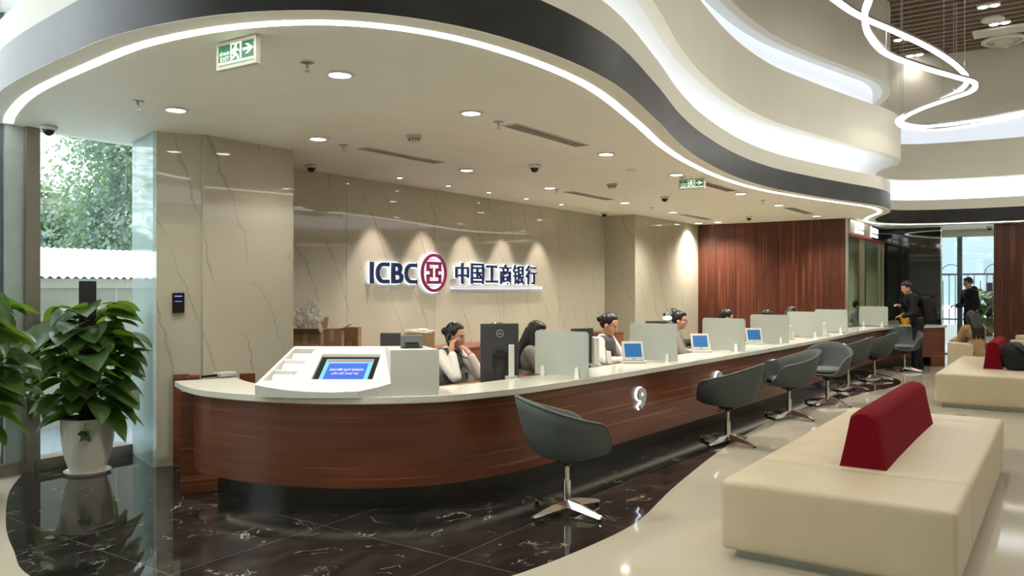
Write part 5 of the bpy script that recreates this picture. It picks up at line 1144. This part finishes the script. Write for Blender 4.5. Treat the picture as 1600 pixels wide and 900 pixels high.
def pothos(loc, seed, label, hf=1.0, Rf=.42, n=150, pole=1.75, pot=(.20, .50), z0=.50):
    rnd = random.Random(seed); r = empty('potted_pothos', (loc[0], loc[1], .0016)); tag(r, label, 'potted plant')
    R_, Hp = pot
    bm = BM(); lathe(bm, [(.001, .012), (R_*.62, .012), (R_*.68, .03), (R_*.84, Hp*.28), (R_*.96, Hp*.55), (R_, Hp*.82), (R_*.985, Hp), (R_*.93, Hp), (R_*.93, Hp-.06), (.001, Hp-.06)], 48); obj('pot', bm, 'glazed_pot', r, smooth=True, autos=50)
    bm = BM(); lathe(bm, [(.001, 0), (R_*.80, 0), (R_*.88, .022), (R_*.84, .024), (R_*.76, .011), (.001, .011)], 48); obj('saucer', bm, 'glazed_pot', r, smooth=True, autos=50)
    bm = BM(); lathe(bm, [(.001, Hp-.055), (R_*.92, Hp-.055), (R_*.92, Hp-.045), (.001, Hp-.035)], 32); obj('soil', bm, 'soil', r)
    if pole: bm = BM(); box(bm, -.048, -.048, Hp-.05, .048, .048, pole, Matrix.Rotation(FR, 4, 'Z'), .004); obj('climbing_pole', bm, 'moss_pole', r)
    bm = BM(); st = BM()
    top = (pole-.22) if pole else z0+hf
    for i in range(n):
        t = (i+.5)/n; z = z0-.02+(top-z0)*(t**.9)+rnd.uniform(-.05, .05); a = i*2.39996+rnd.uniform(-.4, .4)
        rad = Rf*(.42+.58*math.sin(PI*min(1, max(0, (.12+.80*(z-z0)/(top-z0))))))*rnd.uniform(.45, 1.0)
        dr = Vector((math.cos(a), math.sin(a), rnd.uniform(-.55, .25))); b0 = Vector((.05*math.cos(a), .05*math.sin(a), z-.06)); b1 = Vector((rad*.72*math.cos(a), rad*.72*math.sin(a), z+.04))
        L_ = rnd.uniform(.17, .28)*(1 if t < .93 else .85); heart_leaf(bm, b1, dr, Vector((rnd.uniform(-.5, .5), rnd.uniform(-.5, .5), 1)), L_, L_*rnd.uniform(.84, 1.05), rnd.uniform(.1, .55))
        tube(st, [b0, b0.lerp(b1, .5)+Vector((0, 0, .03)), b1], .0035, 5)
    obj('foliage', bm, 'leaf', r, smooth=True); obj('stems', st, 'leaf', r)
    # trailing shoot over the pot
    bm = BM(); a = math.radians(238); v0 = Vector((R_*.8*math.cos(a), R_*.8*math.sin(a), Hp)); v1 = Vector((R_*1.08*math.cos(a), R_*1.08*math.sin(a), Hp-.03)); v2 = v1+Vector((.0, -.0, -.07)); tube(bm, catmull([v0, v1, v2], 5), .003, 5)
    heart_leaf(bm, v2, (math.cos(a)*.3+.2, math.sin(a)*.3-.8, -.5), Vector((math.cos(a), math.sin(a), .3)), .09, .07, .2); heart_leaf(bm, v2, (-.3, .7, -.5), Vector((math.cos(a), math.sin(a), .3)), .09, .07, .2); obj('trailing_shoot', bm, 'leaf', r)
    return r
pothos(P(137, 738, 0), 3, 'large bushy pothos on a dark pole in a white glazed pot on the black marble', n=125, Rf=.43, pole=1.555, pot=(.20, .45), z0=.45)
pothos((2.44, 6.36), 8, 'second bushy pothos in a white pot cut by the left edge of the view', n=95, Rf=.42, hf=.95, pole=0, pot=(.20, .45), z0=.48)
pothos(upx(1546, 18.3), 5, 'tall leafy plant before the exit glass behind the standing young man', n=90, Rf=.34, pole=1.62, pot=(.2, .4), z0=.42)

# ------------------------------------------------------------------ outside
bm = BM(); box(bm, -30, 7.13, -.12, 60, 60, -.02); box(bm, 20.75, -40, -.12, 90, 7.13, -.02); struct('ground_outside', bm, 'asphalt', 'bluish grey paving outside the windows', 'ground')
r = empty('yard_building', (-2, 9.1, 0)); tag(r, 'low pale outbuilding with a corrugated white roof outside the window', 'building')
bm = BM(); box(bm, -6, 0, -.02, 14, .25, 1.50); obj('wall', bm, 'outside_wall', r)
bm = BM(); box(bm, -6, -.06, 1.50, 14, .28, 1.60); obj('coping', bm, 'outside_cap', r)
bm = BM(); n = 220
for i in range(n):
    x = -6+20*i/n; b2 = [(x, -.12, 1.60), (x+.045, -.12, 1.63), (x+.09, -.12, 1.60)]
    q0 = [bm.verts.new(p) for p in b2]; q1 = [bm.verts.new((p[0]-.0, 2.1, p[2]+.42)) for p in b2]
    bm.faces.new((q0[0], q0[1], q1[1], q1[0])); bm.faces.new((q0[1], q0[2], q1[2], q1[1])); bm.faces.new((q0[0], q0[2], q1[2], q1[0]))
obj('corrugated_roof', bm, 'roof_sheet', r)
for i in range(16):
    bm = BM(); x = -5.5+1.25*i; box(bm, x, -.012, -.02, x+.02, -.001, 1.5); obj('wall_joint', bm, 'outside_cap', r)
def tree(loc, h, cr, seed, label, n=2600, dens=1):
    rnd = random.Random(seed); r = empty('leafy_tree', loc); tag(r, label, 'tree', 'trees behind the yard building')
    bm = BM(); tube(bm, catmull([(0, 0, 0), (.1, .05, h*.3), (-.1, .1, h*.6), (.05, 0, h*.95)], 6), .10, 8)
    for k in range(7): z = h*(.35+.09*k); a = rnd.uniform(0, 6.28); tube(bm, [(0, 0, z), (cr*.4*math.cos(a), cr*.4*math.sin(a), z+.5), (cr*.5*math.cos(a), cr*.5*math.sin(a), z+.8)], .015, 6)
    obj('trunk', bm, 'bark', r)
    bm = BM(); cl = [(rnd.gauss(0, cr*.38), rnd.gauss(0, cr*.38), h*rnd.uniform(.28, 1.0), rnd.uniform(.35, .8)) for _ in range(26)]
    for i in range(n):
        c_ = rnd.choice(cl); p = V((rnd.gauss(c_[0], c_[3]*.5), rnd.gauss(c_[1], c_[3]*.5), rnd.gauss(c_[2], c_[3]*.42))); s = rnd.uniform(.03, .075)
        q = V((rnd.uniform(-1, 1), rnd.uniform(-1, 1), rnd.uniform(-1, 1))).normalized(); u = q.orthogonal().normalized()*s; w_ = q.cross(u).normalized()*s*.55
        bm.faces.new([bm.verts.new(p+x) for x in (-u, w_, u, -w_)])
    obj('crown', bm, 'tree_leaf_haze', r)
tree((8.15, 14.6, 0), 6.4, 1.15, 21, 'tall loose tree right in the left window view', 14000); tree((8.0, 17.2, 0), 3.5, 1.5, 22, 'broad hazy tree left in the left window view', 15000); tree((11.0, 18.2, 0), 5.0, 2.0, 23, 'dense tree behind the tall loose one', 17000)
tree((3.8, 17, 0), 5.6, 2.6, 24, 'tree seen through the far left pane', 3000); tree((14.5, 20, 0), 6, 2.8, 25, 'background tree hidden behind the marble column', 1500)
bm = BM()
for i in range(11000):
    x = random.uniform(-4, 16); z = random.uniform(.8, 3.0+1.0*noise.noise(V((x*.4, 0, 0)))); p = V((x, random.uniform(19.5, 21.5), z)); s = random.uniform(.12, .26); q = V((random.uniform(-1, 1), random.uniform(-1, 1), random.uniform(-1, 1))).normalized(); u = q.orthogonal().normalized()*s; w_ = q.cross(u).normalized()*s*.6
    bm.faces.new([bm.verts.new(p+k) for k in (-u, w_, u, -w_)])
o = obj('hedge_foliage', bm, 'tree_leaf_haze'); tag(o, 'hazy mass of distant foliage behind the trees', 'foliage', kind='stuff')
# street beyond the exit glass
r = empty('street_railing', (25, 2, 0)); tag(r, 'tall black iron railing with arched tops beyond the exit glass', 'fence')
bm = BM(); box(bm, 0, -5, .02, .15, 4, .5); obj('low_wall', bm, 'outside_wall', r)
bm = BM(); box(bm, .05, -5, 1.85, .09, 4, 1.9); box(bm, .05, -5, .62, .09, 4, .66)
for i in range(60): y = -5+.15*i; cyl(bm, (.07, y, .5), (.07, y, 1.85 if i % 3 else 1.7), .012, seg=6)
for i in range(8): y0 = -4.6+1.05*i; tube(bm, [(.07, y0+.25*math.cos(a*PI/10), 1.9+.25*math.sin(a*PI/10)) for a in range(11)], .012, 6)
obj('railing', bm, 'rail_black', r)
bm = BM(); nn = 40
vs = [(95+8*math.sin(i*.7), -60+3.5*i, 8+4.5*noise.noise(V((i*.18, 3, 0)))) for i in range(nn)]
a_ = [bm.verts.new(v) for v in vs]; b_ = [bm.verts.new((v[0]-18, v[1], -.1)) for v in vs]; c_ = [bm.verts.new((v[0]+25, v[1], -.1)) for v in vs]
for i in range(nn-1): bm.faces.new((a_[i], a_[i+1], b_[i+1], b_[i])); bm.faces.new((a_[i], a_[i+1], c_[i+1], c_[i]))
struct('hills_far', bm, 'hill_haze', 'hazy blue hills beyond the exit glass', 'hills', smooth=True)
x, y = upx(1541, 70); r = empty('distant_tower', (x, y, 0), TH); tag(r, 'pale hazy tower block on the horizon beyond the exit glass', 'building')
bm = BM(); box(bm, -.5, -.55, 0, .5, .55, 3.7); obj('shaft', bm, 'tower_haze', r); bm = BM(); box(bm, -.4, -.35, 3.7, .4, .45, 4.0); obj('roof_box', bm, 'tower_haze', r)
# small floor box on the tiles
x, y = P(1500, 649, 0); bm = BM(); lathe(bm, [(.07, .0005), (.07, .003), (.05, .004), (.001, .004)], 28, (x, y, 0)); tag(obj('floor_socket', bm, 'satin_metal', smooth=True), 'small round metal floor socket between the two sofas', 'floor socket')
